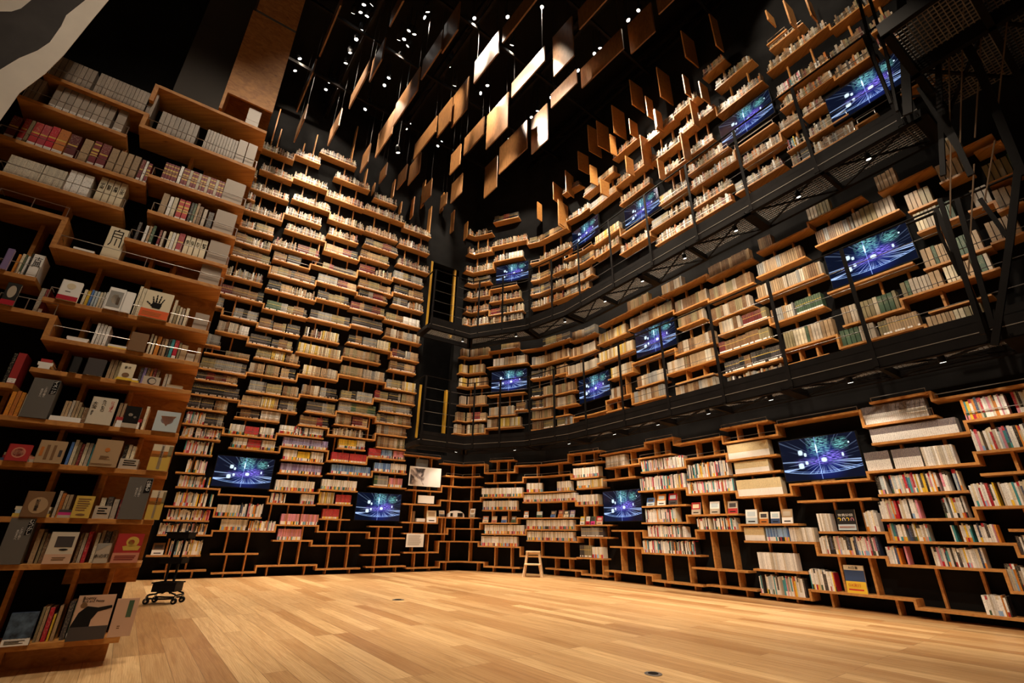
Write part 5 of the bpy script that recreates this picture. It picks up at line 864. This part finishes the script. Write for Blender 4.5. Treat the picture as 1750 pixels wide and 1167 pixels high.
# ------------------------------------------------------------------ face-out books on the wall shelves
for q, (s, w_, z, h, c) in enumerate(DISPLAY):
    o, d, n = frame(s); root_l = None; on = -n
    if c == '2020': c0, c1, lab = 'black', 'black', 'black book facing out with the number 2020'
    elif c == 'DX': c0, c1, lab = 'navy', 'yellow', 'blue book facing out with yellow band'
    else:
        c0, c1 = c.split(','); lab = '%s book facing out, lower half %s' % (colour_name(PAL[c0]), colour_name(PAL[c1]))
    m = MB(); t = .02
    tilt = .04
    def P(a, b, zz): return (o.x + d.x * a + n.x * (b + tilt * (zz - z) / h), o.y + d.y * a + n.y * (b + tilt * (zz - z) / h), zz)
    def face(b, z0, z1, col, flip=False):
        pts = [P(0, b, z0), P(w_, b, z0), P(w_, b, z1), P(0, b, z1)]; m.quad(pts if not flip else pts[::-1], (*col, 0))
    v = .03; z0 = z + .0006
    face(v, z0, z0 + h * .42, PAL[c1]); face(v, z0 + h * .42, z0 + h, PAL[c0]); face(v + t, z0, z0 + h, PAL[c0], True)
    m.quad([P(0, v + t, z0), P(0, v, z0), P(0, v, z0 + h), P(0, v + t, z0 + h)], (*PAL[c0], 0)); m.quad([P(w_, v, z0), P(w_, v + t, z0), P(w_, v + t, z0 + h), P(w_, v, z0 + h)], (*PAL['paper'], 0)); m.quad([P(0, v, z0 + h), P(w_, v, z0 + h), P(w_, v + t, z0 + h), P(0, v + t, z0 + h)], (*PAL['paper'], 0)); m.quad([P(0, v + t, z0), P(w_, v + t, z0), P(w_, v, z0), P(0, v, z0)], (*PAL['paper'], 0))
    ob = tag(m.build('book', BOOK, None, col=True), lab + ', %s of the displayed ones' % ordw(q + 1), 'book', 'books displayed facing out on the wall shelves')
    def ap(a0, a1, f0, f1, mt, nm='cover_art'):
        k = MB(); k.quad([P(w_ * a0, v - .0012, z0 + h * f0), P(w_ * a1, v - .0012, z0 + h * f0), P(w_ * a1, v - .0012, z0 + h * f1), P(w_ * a0, v - .0012, z0 + h * f1)]); k.build(nm, mt, ob)
    if c == '2020':
        for k, (ch, mt) in enumerate(zip('2020', (INKY, cmat('white'), INKY, cmat('pink')))): lettering(ch, mt, h * .34, ob, o, d, on, w_ * (.17 + .22 * k), -v - .02, z0 + h * .50)
        lettering('世界記録', INKW, h * .17, ob, o, d, on, w_ * .5, -v - .02 - .008, z0 + h * .72)
        ap(.04, .96, .06, .32, cmat('pale'), 'lower_band'); ap(.1, .9, .14, .24, cmat('salmon'), 'red_line')
    elif c == 'DX':
        ap(0, 1, .82, 1, cmat('cream'), 'title_band'); lettering('AI白書', INK, h * .12, ob, o, d, on, w_ * .5, -v - .03, z0 + h * .90); lettering('DX実行', INKR, h * .13, ob, o, d, on, w_ * .45, -v - .0, z0 + h * .28); ap(.1, .85, .1, .15, INKR, 'red_line')
    else:
        ap(.15, .85, .52, .85, cmat(random.choice(['dark', 'cream', 'paper', 'pale', 'tan'])), 'picture'); ap(.2, .8, .12, .2, INK, 'title_line')
    st_ = MB(); st_.bar(P(w_ * .5, v + t + .002, z0 + h * .6), P(w_ * .5, v + t + .07, z0 + .002), .003); st_.build('wire_stand', STEEL, ob)
# ------------------------------------------------------------------ poster, notice, box, objects by the poster
o, d, n = frame(7.48)
def sheet_mat():
    m, nt, b = new_mat('printed_photograph'); tc = N(nt, 'ShaderNodeTexCoord'); no = N(nt, 'ShaderNodeTexNoise'); no.inputs['Scale'].default_value = 3.2; no.inputs['Detail'].default_value = 6; no.inputs['Distortion'].default_value = .7
    cr = N(nt, 'ShaderNodeValToRGB'); e = cr.color_ramp.elements; e[0].position = .36; e[0].color = (.05, .045, .05, 1); e[1].position = .47; e[1].color = (.82, .78, .78, 1); x = e.new(.42); x.color = (.42, .36, .36, 1)
    nt.links.new(tc.outputs['Object'], no.inputs['Vector']); nt.links.new(no.outputs['Fac'], cr.inputs['Fac']); nt.links.new(cr.outputs['Color'], b.inputs['Base Color']); b.inputs['Roughness'].default_value = .5; return m
PHOTO = sheet_mat()
m = MB(); m.obox(o, d, n, 0, .80, -.03, -.01, 1.80, 2.235); po = tag(m.build('poster_board', WHITE, None), 'white poster board with a pale photograph, hanging left of the back corner', 'poster')
m = MB(); m.obox(o, d, n, .02, .48, -.0315, -.03, 1.82, 2.2); m.build('printed_photo', PHOTO, po)
m = MB(); m.obox(o, d, n, .16, .46, .02, .05, 2.25, 2.42); tag(m.build('small_panel', GREYB), 'small grey panel standing behind the top of the poster board', 'panel')
o, d, n = frame(7.555)
m = MB(); m.obox(o, d, n, 0, .415, -.02, -.012, .50, .775); po = tag(m.build('notice_sheet', WHITE), 'white notice sheet with small printed lines hanging from a shelf below the poster', 'notice')
m = MB()
for k in range(11): m.obox(o, d, n, .04, .04 + .33 * random.uniform(.8, 1), -.0212, -.02, .74 - k * .02, .746 - k * .02)
m.build('printed_lines', GREYB, po)
o, d, n = frame(7.76)
m = MB(); m.obox(o, d, n, 0, .40, .0, .03, 1.4305, 1.60); tag(m.build('blank_card', WHITE), 'blank white card standing on the shelf under the poster', 'card')
m = MB(); m.obox(o, d, n, .02, .22, .02, .17, 1.0305, 1.10); tag(m.build('book_pile', WHITE), 'low white box lying on the shelf below the blank card', 'box')
m = MB(); m.obox(o, d, n, -.08, -.02, .06, .12, 1.0305, 1.25); tag(m.build('vase', cmat('brown')), 'slim brown ornament on the shelf below the blank card', 'ornament')
o, d, n = frame(8.78)
m = MB(); pr = []
for k in range(13):
    a = math.pi * k / 12; pr.append((-.22 * math.cos(a) * 1.0, .15 * math.sin(a) ** .7))
for v0, v1 in ((.02, .16),):
    i = len(m.v); 
    for (a, zz) in pr: m.v.append((o.x + d.x * a + n.x * v0, o.y + d.y * a + n.y * v0, 1.151 + zz))
    for (a, zz) in pr: m.v.append((o.x + d.x * a * .9 + n.x * v1, o.y + d.y * a * .9 + n.y * v1, 1.151 + zz))
    m.f.append(tuple(range(13))); m.f.append(tuple(range(25, 12, -1)))
    for k in range(12): m.f.append((k + 1, k, 13 + k, 14 + k))
    m.f.append((0, 12, 25, 13)); m.c = [(1, 1, 1, 0)] * len(m.f)
po = tag(m.build('fan_shaped_object', WHITE), 'domed white and black object lying on the corner shelf right of the poster', 'ornament')
m = MB(); m.obox(o, d, n, .03, .17, .012, .019, 1.165, 1.25); m.build('dark_print', INK, po); m = MB(); m.obox(o, d, n, -.16, -.1, .012, .019, 1.165, 1.24); m.build('dark_print', INK, po)
# ------------------------------------------------------------------ walkways
OC = offset(BASE, .95); OCC = cumul(OC)
def cfr(s, poly=OC, cu=OCC):
    i = 3
    for k in range(3):
        if s < cu[k + 1]: i = k; break
    d = (poly[i + 1] - poly[i]).normalized(); return poly[i] + d * (s - cu[i]), d, Vector((-d.y, d.x))
def walkway(zb, zt, s_end, posts, label, grp):
    root = empty('walkway', (OC[1].x, OC[1].y, zb), label, 'walkway')
    knots = [7.36, OCC[1], OCC[2], OCC[3], s_end]
    Pt = [cfr(k + (.0001 if 0 < i < 4 else 0))[0] for i, k in enumerate(knots)]
    inner = offset(BASE, .30); Q = []
    for i, k in enumerate(knots):
        if 0 < i < 4: Q.append(inner[i])
        else: o, d, n = cfr(k); Q.append(o + n * .65)
    L3 = lambda p, z: (p.x, p.y, z)
    for a, b in zip(Pt, Pt[1:]):
        m = MB(); d = (b - a).normalized(); n = Vector((-d.y, d.x)); L = (b - a).length
        m.obox(a, d, n, 0, L, 0, .012, zb, zb + .24); m.obox(a, d, n, 0, L, 0, .07, zb, zb + .012); m.obox(a, d, n, 0, L, 0, .07, zb + .228, zb + .24); m.obox(a, d, n, 0, L, .0, .006, zb + .24, zb + .32)
        m.build('edge_beam', STEEL, root)
    for a, b in zip(Q, Q[1:]):
        m = MB(); m.bar(L3(a, zb + .09), L3(b, zb + .09), .05, .16); m.build('inner_beam', STEEL, root)
    # grating: thin crossed bars
    for (a, b, c, e) in zip(Pt, Pt[1:], Q, Q[1:]):
        m = MB(); L = (b - a).length; nx = max(2, int(L / .045)); ny = 13
        for k in range(nx + 1):
            t = k / nx; p = a.lerp(b, t); q = c.lerp(e, t); m.bar(L3(p, zb + .125), L3(q, zb + .125), .005, .01)
        for k in range(ny + 1):
            t = k / ny; p = a.lerp(c, t); q = b.lerp(e, t); m.bar(L3(p, zb + .125), L3(q, zb + .125), .006, .008)
        m.build('grating', GRATE, root)
        nb = max(1, int(L / 1.0))
        for k in range(nb + 1):
            t = k / nb; p = a.lerp(b, t); q = c.lerp(e, t); w = .14 if k % 2 == 0 else .05
            m = MB(); m.bar(L3(p, zb + .05), L3(q, zb + .05), w, .1); m.build('cross_beam', STEEL, root)
            if k < nb and L > 1.2:
                p2 = a.lerp(b, (k + 1) / nb); q2 = c.lerp(e, (k + 1) / nb)
                m = MB(); m.bar(L3(p, zb + .03), L3(q2, zb + .03), .022); m.bar(L3(q, zb + .03), L3(p2, zb + .03), .022); m.build('brace', STEEL, root)
    for s in posts:
        o, d, n = cfr(s); m = MB(); m.obox(o, d, n, -.022, .022, -.014, 0, zb - .01, zt); m.obox(o, d, n, -.03, .03, -.02, 0, zb + .02, zb + .1); m.build('railing_post', STEEL, root)
    R0 = [cfr(posts[0])[0]] + Pt[1:]
    for a, b in zip(R0, R0[1:]):
        m = MB(); m.bar(L3(a, zt), L3(b, zt), .03, .012, n=4); m.build('handrail', STEEL, root)
    m = MB()
    for k in range(1, 5):
        for a, b in zip(R0, R0[1:]):
            m.bar(L3(a, zb + .2 + (zt - zb - .2) * k / 5.0), L3(b, zb + .2 + (zt - zb - .2) * k / 5.0), .009, n=6)
    m.build('railing_wires', WIRE, root)
    # the returning end rail toward the door
    o, d, n = cfr(7.36); m = MB(); m.bar(L3(o, zt), L3(o + n * .7, zt), .03, .012); m.build('end_handrail', STEEL, root)
    return root
WIRE = flat('railing_wire_steel', (.10, .09, .085), .35, .6); GRATE = flat('galvanised_grating', (.20, .17, .14), .5, .3)
PO = [7.39, 8.04, 8.71, 9.4, 10.18, 10.9, 11.82, 12.84, 13.85, 14.84, 15.81, 16.78, 17.75]
walkway(2.62, 4.25, 19.0, PO, 'lower black steel walkway with grating floor and wire railing', None)
walkway(5.48, 7.16, 17.93, PO, 'upper black steel walkway with grating floor and wire railing', None)
# ------------------------------------------------------------------ steel stair at the right end of the walkways
RUSTY = flat('brown_steel_rod', (.20, .13, .08), .5, .3)
MEMBERS = [[[4.53,3.891,7.398],[4.484,3.961,6.334],0.071],[[4.484,3.961,6.334],[4.477,3.972,5.6],0.065],[[4.582,3.811,7.266],[4.552,3.857,6.381],0.07],[[4.552,3.857,6.381],[4.491,3.95,5.451],0.065],[[4.728,3.586,7.006],[4.53,3.89,5.336],0.206],[[4.861,3.38,6.66],[4.671,3.673,5.224],0.125],[[4.671,3.673,5.224],[4.564,3.838,4.387],0.111],[[4.87,3.367,6.638],[4.875,3.359,5.454],0.183],[[4.875,3.359,5.454],[4.831,3.426,4.017],0.166],[[4.669,3.677,5.228],[4.666,3.681,4.246],0.126],[[4.512,3.918,4.143],[4.464,3.992,2.611],0.096],[[4.578,3.817,4.06],[4.507,3.925,2.649],0.102],[[4.658,3.692,3.958],[4.689,3.645,3.477],0.088],[[4.828,3.431,4.093],[4.683,3.655,3.378],0.136],[[4.683,3.655,3.378],[4.488,3.955,2.483],0.13],[[4.621,3.751,5.591],[4.663,3.685,4.562],0.092]]
RODS = [[[4.9,3.321,6.509],[4.592,3.794,4.348]],[[4.954,3.238,6.37],[4.68,3.659,4.657]],[[5.018,3.139,6.205],[4.741,3.565,4.641]],[[5.097,3.016,6.001],[4.853,3.392,4.775]],[[4.651,3.704,4.743],[4.524,3.9,3.902]],[[4.695,3.636,4.357],[4.499,3.938,3.225]],[[4.802,3.471,4.505],[4.65,3.706,3.825]]]
RAILS = [[[4.334,4.191,4.013],[4.469,3.985,4.012]],[[4.469,3.985,4.012],[4.456,4.004,3.764]],[[4.456,4.004,3.764],[4.467,3.987,3.254]],[[4.581,3.811,5.524],[4.678,3.662,5.39]],[[4.546,3.865,6.664],[4.553,3.855,6.221]]]
root = empty('steel_stair', (4.7, 3.6, 2.7), 'black steel stair frame with sloping members and thin hanger rods at the right edge', 'stair')
RD = DR(147); RN = Vector((-RD.y, RD.x))
for q, (a, b, w_) in enumerate(MEMBERS):
    m = MB(); m.bar(a, b, w_ * .42, .03, upv=Vector((RN.x, RN.y, 0))); m.build('steel_member', STEEL, root)
for a, b in RODS: m = MB(); m.bar(a, b, .014, n=6); m.build('hanger_rod', RUSTY, root)
for a, b in RAILS: m = MB(); m.bar(a, b, .03, n=6); m.build('handrail', STEEL, root)
def platform():
    o, d, n = cfr(18.06); root = empty('landing_platform', (o.x, o.y, 5.7), 'black grating landing overhead at the top right beside the stair', 'platform')
    m = MB()
    for k in range(30): m.obox(o, d, n, k * .045, k * .045 + .008, -1.3, .6, 5.83, 5.85)
    for k in range(34): m.obox(o, d, n, 0, 1.33, .6 - k * .056, .6 - k * .056 + .010, 5.835, 5.848)
    m.build('grating', GRATE, root)
    for (a, b) in ((0, .07), (.64, .70), (1.28, 1.34)): m = MB(); m.obox(o, d, n, a, b, -1.3, .6, 5.66, 5.83); m.build('cross_beam', STEEL, root)
    for v in (-1.32, -.5): m = MB(); m.obox(o, d, n, 0, 1.34, v, v + .06, 5.66, 5.83); m.build('edge_beam', STEEL, root)
    m = MB(); P = lambda a, b: (o.x + d.x * a + n.x * b, o.y + d.y * a + n.y * b, 5.74)
    for a in (.03, .67): m.bar(P(a, -.5), P(a + .62, .6), .03); m.bar(P(a + .62, -.5), P(a, .6), .03)
    m.build('brace', STEEL, root)
platform()
# ------------------------------------------------------------------ hanging panels, fins
PD = DR(142.5); PNn = Vector((-PD.y, PD.x))
mats = []
order_ = sorted(range(len(PANELS)), key=lambda i: PANELS[i][0] / max(.1, PANELS[i][1]))
for rank, i in enumerate(order_, 1):
    x, y, z, w, h = PANELS[i]; w = min(w, 1.25); h = max(.42, min(h, 1.25)); o = Vector((x, y))
    root = tag(None or MBP(o, PD, PNn, 0, w, 0, .028, z, z + h), 'wooden panel hanging from the ceiling, %s hanging panel from the left' % ordw(rank), 'panel', 'wooden panels hanging from the ceiling')
    m = MB()
    for u in (.08, w - .08): m.bar((o.x + PD.x * u + PNn.x * .014, o.y + PD.y * u + PNn.y * .014, z + h), (o.x + PD.x * u + PNn.x * .014, o.y + PD.y * u + PNn.y * .014, TOP), .005)
    m.build('hanging_wire', STEEL, root)
for rank, i in enumerate(sorted(range(len(FINS)), key=lambda i: FINS[i][0]), 1):
    x, y, z, w, h, a = FINS[i]; n = DR(a); d = Vector((n.y, -n.x)); m = MB(); m.obox(Vector((x, y)), n, d, 0, w, -.012, .012, z, z + h)
    tag(m.build('upright_fin', PLYF), 'thin upright pine fin above the right bookcase, %s fin from the left' % ordw(rank), 'board', 'pine fins along the top of the right wall')
for rank, i in enumerate(sorted(range(len(LFINS)), key=lambda i: LFINS[i][0]), 1):
    s, z, h = LFINS[i]; o, d, n = frame(s); m = MB(); m.obox(o, d, n, -.012, .012, .0, .22, z, z + h)
    tag(m.build('upright_fin', PLYR), 'thin upright pine fin above the left bookcase, %s fin from the left' % ordw(rank), 'board', 'pine fins along the top of the left wall')
# ------------------------------------------------------------------ ceiling steel and lamps
for k in range(7):
    m = MB(); a = Vector((-7.5, 3.0)) + DR(52.5) * (k * 1.9); b_ = a + DR(142.5) * -9 ; c_ = a + DR(142.5) * 10
    m.bar((b_.x, b_.y, 11.75), (c_.x, c_.y, 11.75), .09, .16); m.bar((b_.x, b_.y, 11.35), (c_.x, c_.y, 11.35), .06, .06)
    L_ = (c_ - b_).length; nn = 18
    for j in range(nn):
        p = b_.lerp(c_, j / nn); q = b_.lerp(c_, (j + .5) / nn); r = b_.lerp(c_, (j + 1) / nn)
        m.bar((p.x, p.y, 11.7), (q.x, q.y, 11.38), .025); m.bar((q.x, q.y, 11.38), (r.x, r.y, 11.7), .025)
    m.build('trim_%d' % (k + 1), STEEL)['kind'] = 'structure'
for k in range(6):
    m = MB(); a = Vector((-6.5, 9)) + DR(142.5) * (k * 1.7); c_ = a + DR(52.5) * 14; a = a - DR(52.5) * 4
    m.bar((a.x, a.y, 11.25), (c_.x, c_.y, 11.25), .05, .08); m.build('trim_%d' % (k + 8), STEEL)['kind'] = 'structure'
def fixture(x, y, z, tgt, power, angle, idx, lens, small=False, lab=None, cat='lamp', grp='spotlights under the ceiling', up=True):
    root = empty('spotlight', (x, y, z), lab, cat, grp); dv = (Vector(tgt) - Vector((x, y, z))).normalized(); p = Vector((x, y, z)); r = .05 if not small else .035; L_ = .16 if not small else .1
    m = MB(); m.lathe(p, -dv, [(-.0, r), (.02, r * 1.02), (L_ * .7, r * .95), (L_, r * .5)], 14); m.build('housing', DARKP, root, smooth=True)
    m = MB(); m.lathe(p + dv * .002, -dv, [(-.004, r * .1), (-.003, r * .8), (.0, r * .82)], 14); m.build('lens', lens, root)
    m = MB(); m.bar(p - dv * L_ * .5, p + Vector((0, 0, TOP - p.z if not small else .16)), .014); m.build('bracket', DARKP, root)
    if power:
        l = spot(tuple(p + dv * .03), tgt, power, angle, radius=.05); l.parent = root; l.location = Vector(l.location) - p
    return root
for q, (x, y) in enumerate(SPOTS):
    jb = q % 3
    if x < -2.1:
        if q % 8 == 5: tgt = (-2.8 + (q % 5) * .5, 6.0 + (q % 3), 0); pw, an = POW_F, 50
        else:
            s = 3.0 + (q * 1.618 % 1.0) * 4.6; o, d, n = frame(s); tgt = (o.x, o.y, (8.6, 4.0, 6.2, 1.6, 7.4, 2.8, 5.2)[q % 7]); pw, an = POW_W * (.55 if tgt[2] > 7 else .8 if tgt[2] > 5 else 1.25), 44
    elif jb == 0: tgt = (-2.2 + (q * 1.618 % 1.0) * 4.6, 4.5 + (q * .77 % 1.0) * 5.0, 0); pw, an = POW_F, 50
    else:
        s = 8.4 + (q * 1.618 % 1.0) * 9.4; o, d, n = frame(s); tgt = (o.x, o.y, (8.4, 6.4, 7.5, 1.4)[q % 4]); pw, an = POW_R * (1.0 if tgt[2] > 3 else 1.2), 46
    fixture(x, y, 11.4, tgt, pw, an, q, LENS if q % 3 else LENSD)
# lamps added to brighten the near bookcase, poster, walls and floor
for q, (x, y, tx, ty, tz, pw, an) in enumerate(((-.6, .6, -2.9, 3.1, 2.6, 430, 32), (.3, -.6, -3.1, 3.0, 3.4, 230, 26), (.2, .8, -2.75, 3.3, 1.2, 120, 26), (-2.6, 7.9, -1.97, 11.36, 2.05, 900, 9), (-4.6, 6.2, -5.75, 8.95, 10.6, 700, 26), (-3.7, 6.8, -4.85, 9.5, 10.5, 700, 26), (-2.8, 7.4, -3.9, 10.1, 10.3, 600, 26), (-1.6, 8.6, -2.3, 11.2, 9.9, 500, 28), (3.2, 3.6, 4.9, 5.2, 9.9, 500, 34), (1.2, 1.2, 4.2, 6.6, 1.8, 1300, 46), (-1.5, 1.0, .4, 5.0, 0, 900, 60), (1.8, 2.2, 3.0, 9.0, 4.2, 900, 46), (0, 2.0, 3.4, 7.8, 4.2, 1000, 42), (1.0, 2.6, 4.9, 5.4, 8.2, 520, 42), (.6, 1.5, 4.7, 5.7, 4.4, 500, 34))):
    fixture(x, y, 8.6 if q not in (4, 5, 6, 7, 8) or tz < 5 else 11.6, (tx, ty, tz), pw, an, q, LENS, False, 'added black fill spotlight, %s of these' % ordw(q + 1), 'lamp', 'spotlights outside the picture')
sp_ = [o for o in bpy.data.objects if o.name.startswith('spotlight') and not o.get('label')]
for rank, o in enumerate(sorted(sp_, key=lambda o: o.location.x / o.location.y), 1): tag(o, 'small lit black ceiling spotlight, %s ceiling spotlight from the left' % ordw(rank), 'lamp', 'spotlights under the ceiling')
# little spotlights under each walkway shining on the shelves below and the deck lamps washing the ground floor
for zb, nm, pw in ((5.48, 'upper', POW_U), (2.62, 'lower', POW_L)):
    for j, s in enumerate([8.4, 9.7, 11.1, 12.35, 13.4, 14.4, 15.4, 16.4, 17.3]):
        o, d, n = cfr(s); p = o + n * .22; wl = o + n * .75
        lo = fixture(p.x, p.y, zb - .03, (wl.x, wl.y, zb - (2.0 if nm == 'upper' else 1.7)), pw, 95, j, LENSD, True, 'small black spotlight under the %s walkway, %s lamp from the left' % (nm, ordw(j + 1)), 'lamp', 'spotlights under the %s walkway' % nm)
# ------------------------------------------------------------------ trolley
def trolley():
    cx, cy = -3.99, 6.13; X = Vector((1, .10)).normalized(); Y = Vector((-X.y, X.x))
    root = empty('utility_trolley', (cx, cy, 0), 'black metal utility trolley with basket shelves parked at the left end of the floor', 'trolley')
    P = lambda a, b, z: (cx + X.x * a + Y.x * b, cy + X.y * a + Y.y * b, z); O = Vector((cx, cy))
    W, Dp = .15, .085
    m = MB()
    for b in (-Dp, Dp): m.path([P(-.03, b, .13), P(-.07, b, .105), P(-.13, b, .10), P(-W, b, .09), P(-W, b, .06), P(-.05, b, .055), P(.05, b, .055), P(W, b, .06), P(W, b, .10), P(.09, b, .12), P(.05, b, .14)], .018)
    m.path([P(-W, -Dp, .09), P(-W, Dp, .09)], .018); m.path([P(W, -Dp, .09), P(W, Dp, .09)], .018); m.build('base_frame', DARKP, root, smooth=True)
    for a in (-.045, .05):
        m = MB(); m.path([P(a * .9, 0, .10), P(a * 1.0, 0, .3), P(a * 1.1, 0, .78)], .028); m.build('pole', DARKP, root, smooth=True)
    m = MB(); m.path([P(-.05, 0, .78), P(-.04, .0, .86), P(.0, 0, .875), P(.07, 0, .87), P(.085, 0, .84), P(.085, 0, .78)], .02); m.path([P(-.05, 0, .87), P(-.15, 0, .85)], .018); m.build('handle', DARKP, root, smooth=True)
    for z0, w_, h_ in ((.125, .125, .10), (.42, .12, .06), (.69, .125, .075)):
        m = MB(); t = .006
        m.obox(O, X, Y, -w_, w_, -Dp, Dp, z0, z0 + t); m.obox(O, X, Y, -w_, w_, -Dp, -Dp + t, z0, z0 + h_); m.obox(O, X, Y, -w_, w_, Dp - t, Dp, z0, z0 + h_); m.obox(O, X, Y, -w_, -w_ + t, -Dp, Dp, z0, z0 + h_); m.obox(O, X, Y, w_ - t, w_, -Dp, Dp, z0, z0 + h_); m.obox(O, X, Y, -w_ - .012, w_ + .012, -Dp - .012, -Dp, z0 + h_ - .014, z0 + h_)
        m.obox(O, X, Y, -w_ - .012, w_ + .012, Dp, Dp + .012, z0 + h_ - .014, z0 + h_); m.build('basket', DARKP, root)
    for a in (-W, W):
        for b in (-Dp, Dp):
            m = MB(); m.lathe(P(a, b - .012, .032), (Y.x, Y.y, 0), [(0, .02), (.002, .032), (.022, .032), (.024, .02)], 16); wo = m.build('caster_wheel', DARKP, root, smooth=True)
            m = MB(); m.lathe(P(a, b - .014, .032), (Y.x, Y.y, 0), [(0, .013), (.028, .013)], 10); m.build('hub', CHROME, wo)
            m = MB(); m.bar(P(a, b - .016, .03), P(a, b - .010, .085), .012); m.bar(P(a, b + .014, .03), P(a, b + .008, .085), .012); m.build('caster_fork', CHROME, root)
trolley()
# ------------------------------------------------------------------ step stool
def stool():
    cx, cy = .50, 10.55; X = DR(96); Y = Vector((-X.y, X.x)); O = Vector((cx, cy)); k = .98
    root = empty('step_stool', (cx, cy, 0), 'pale wooden two-step stool standing in front of the back shelves', 'stool')
    P = lambda a, b, z: (cx + (X.x * a + Y.x * b) * k, cy + (X.y * a + Y.y * b) * k, z * k)
    m = MB(); m.obox(O, X, Y, -.15 * k, .15 * k, -.02, .20 * k, .46 * k, .485 * k); m.build('top_step', STOOLW, root, bevel=.004)
    m = MB(); m.obox(O, X, Y, -.17 * k, .17 * k, -.20 * k, .0, .225 * k, .25 * k); m.build('lower_step', STOOLW, root, bevel=.004)
    for a in (-1, 1):
        for b, zt, b2, a1 in ((-.18, .23, -.14, .145), (.02, .46, .02, .125), (.22, .46, .17, .125)):
            m = MB(); m.bar(P(a * .19, b, 0), P(a * a1, b2, zt), .03, .04); m.build('leg', STOOLW, root)
        m = MB(); m.bar(P(a * .165, -.16, .21), P(a * .165, .19, .21), .018, .04); m.build('side_rail', STOOLW, root)
    m = MB(); m.bar(P(-.135, .18, .43), P(.135, .18, .43), .018, .04); m.build('back_rail', STOOLW, root)
stool()
# ------------------------------------------------------------------ floor plates
for (x, y, r, lab) in ((-1.41, 6.75, .075, 'round metal floor plate in the middle of the oak floor'), (.92, 3.48, .055, 'round metal floor plate near the bottom edge of the picture')):
    m = MB(); m.lathe((x, y, .0), (0, 0, 1), [(0.0005, r), (.003, r), (.004, r * .93)], 28); po = tag(m.build('floor_plate', DISC), lab, 'floor plate')
    m = MB(); m.lathe((x, y, .004), (0, 0, 1), [(.0, r * .6), (.0012, r * .58)], 24); m.build('inner_lid', STEEL, po)
# ------------------------------------------------------------------ hanging banner
BO = CA - CN * .5
def pris(pts, v0, v1):
    m = MB(); n_ = len(pts); Q = lambda u, v, z: (BO.x + CD_.x * u + CN.x * v, BO.y + CD_.y * u + CN.y * v, z)
    m.v = [Q(u, v0, z) for u, z in pts] + [Q(u, v1, z) for u, z in pts]; m.f = [tuple(range(n_)), tuple(range(2 * n_ - 1, n_ - 1, -1))] + [(k, (k + 1) % n_, n_ + (k + 1) % n_, n_ + k) for k in range(n_)]; m.c = [(1, 1, 1, 0)] * (n_ + 2); return m
FAB = flat('white_banner_fabric', (.80, .72, .63), .9, 0, .06, 5)
po = tag(pris([(-2.079,4.285),(-1.213,5.264),(-1.245,4.618),(-1.275,4.325),(-1.312,3.927),(-1.346,3.715),(-1.405,3.484),(-1.411,3.34),(-1.417,3.227),(-1.522,2.628)], 0, .004).build('fabric_banner', FAB), 'white fabric banner with big black brush shapes hanging in the top left corner', 'banner')
pris([(-1.663,3.343),(-1.536,3.607),(-1.489,3.759),(-1.434,3.88),(-1.403,3.992),(-1.395,4.177),(-1.401,4.289),(-1.355,4.51),(-1.293,4.848),(-1.546,4.583),(-1.586,4.283),(-1.606,4.168),(-1.635,4.108),(-1.68,4.066),(-1.856,3.929)], -.002, 0).build('black_shape', flat('black_fabric_print', (.045, .038, .036), .8, 0, .2, 6), po)
finish_mass()
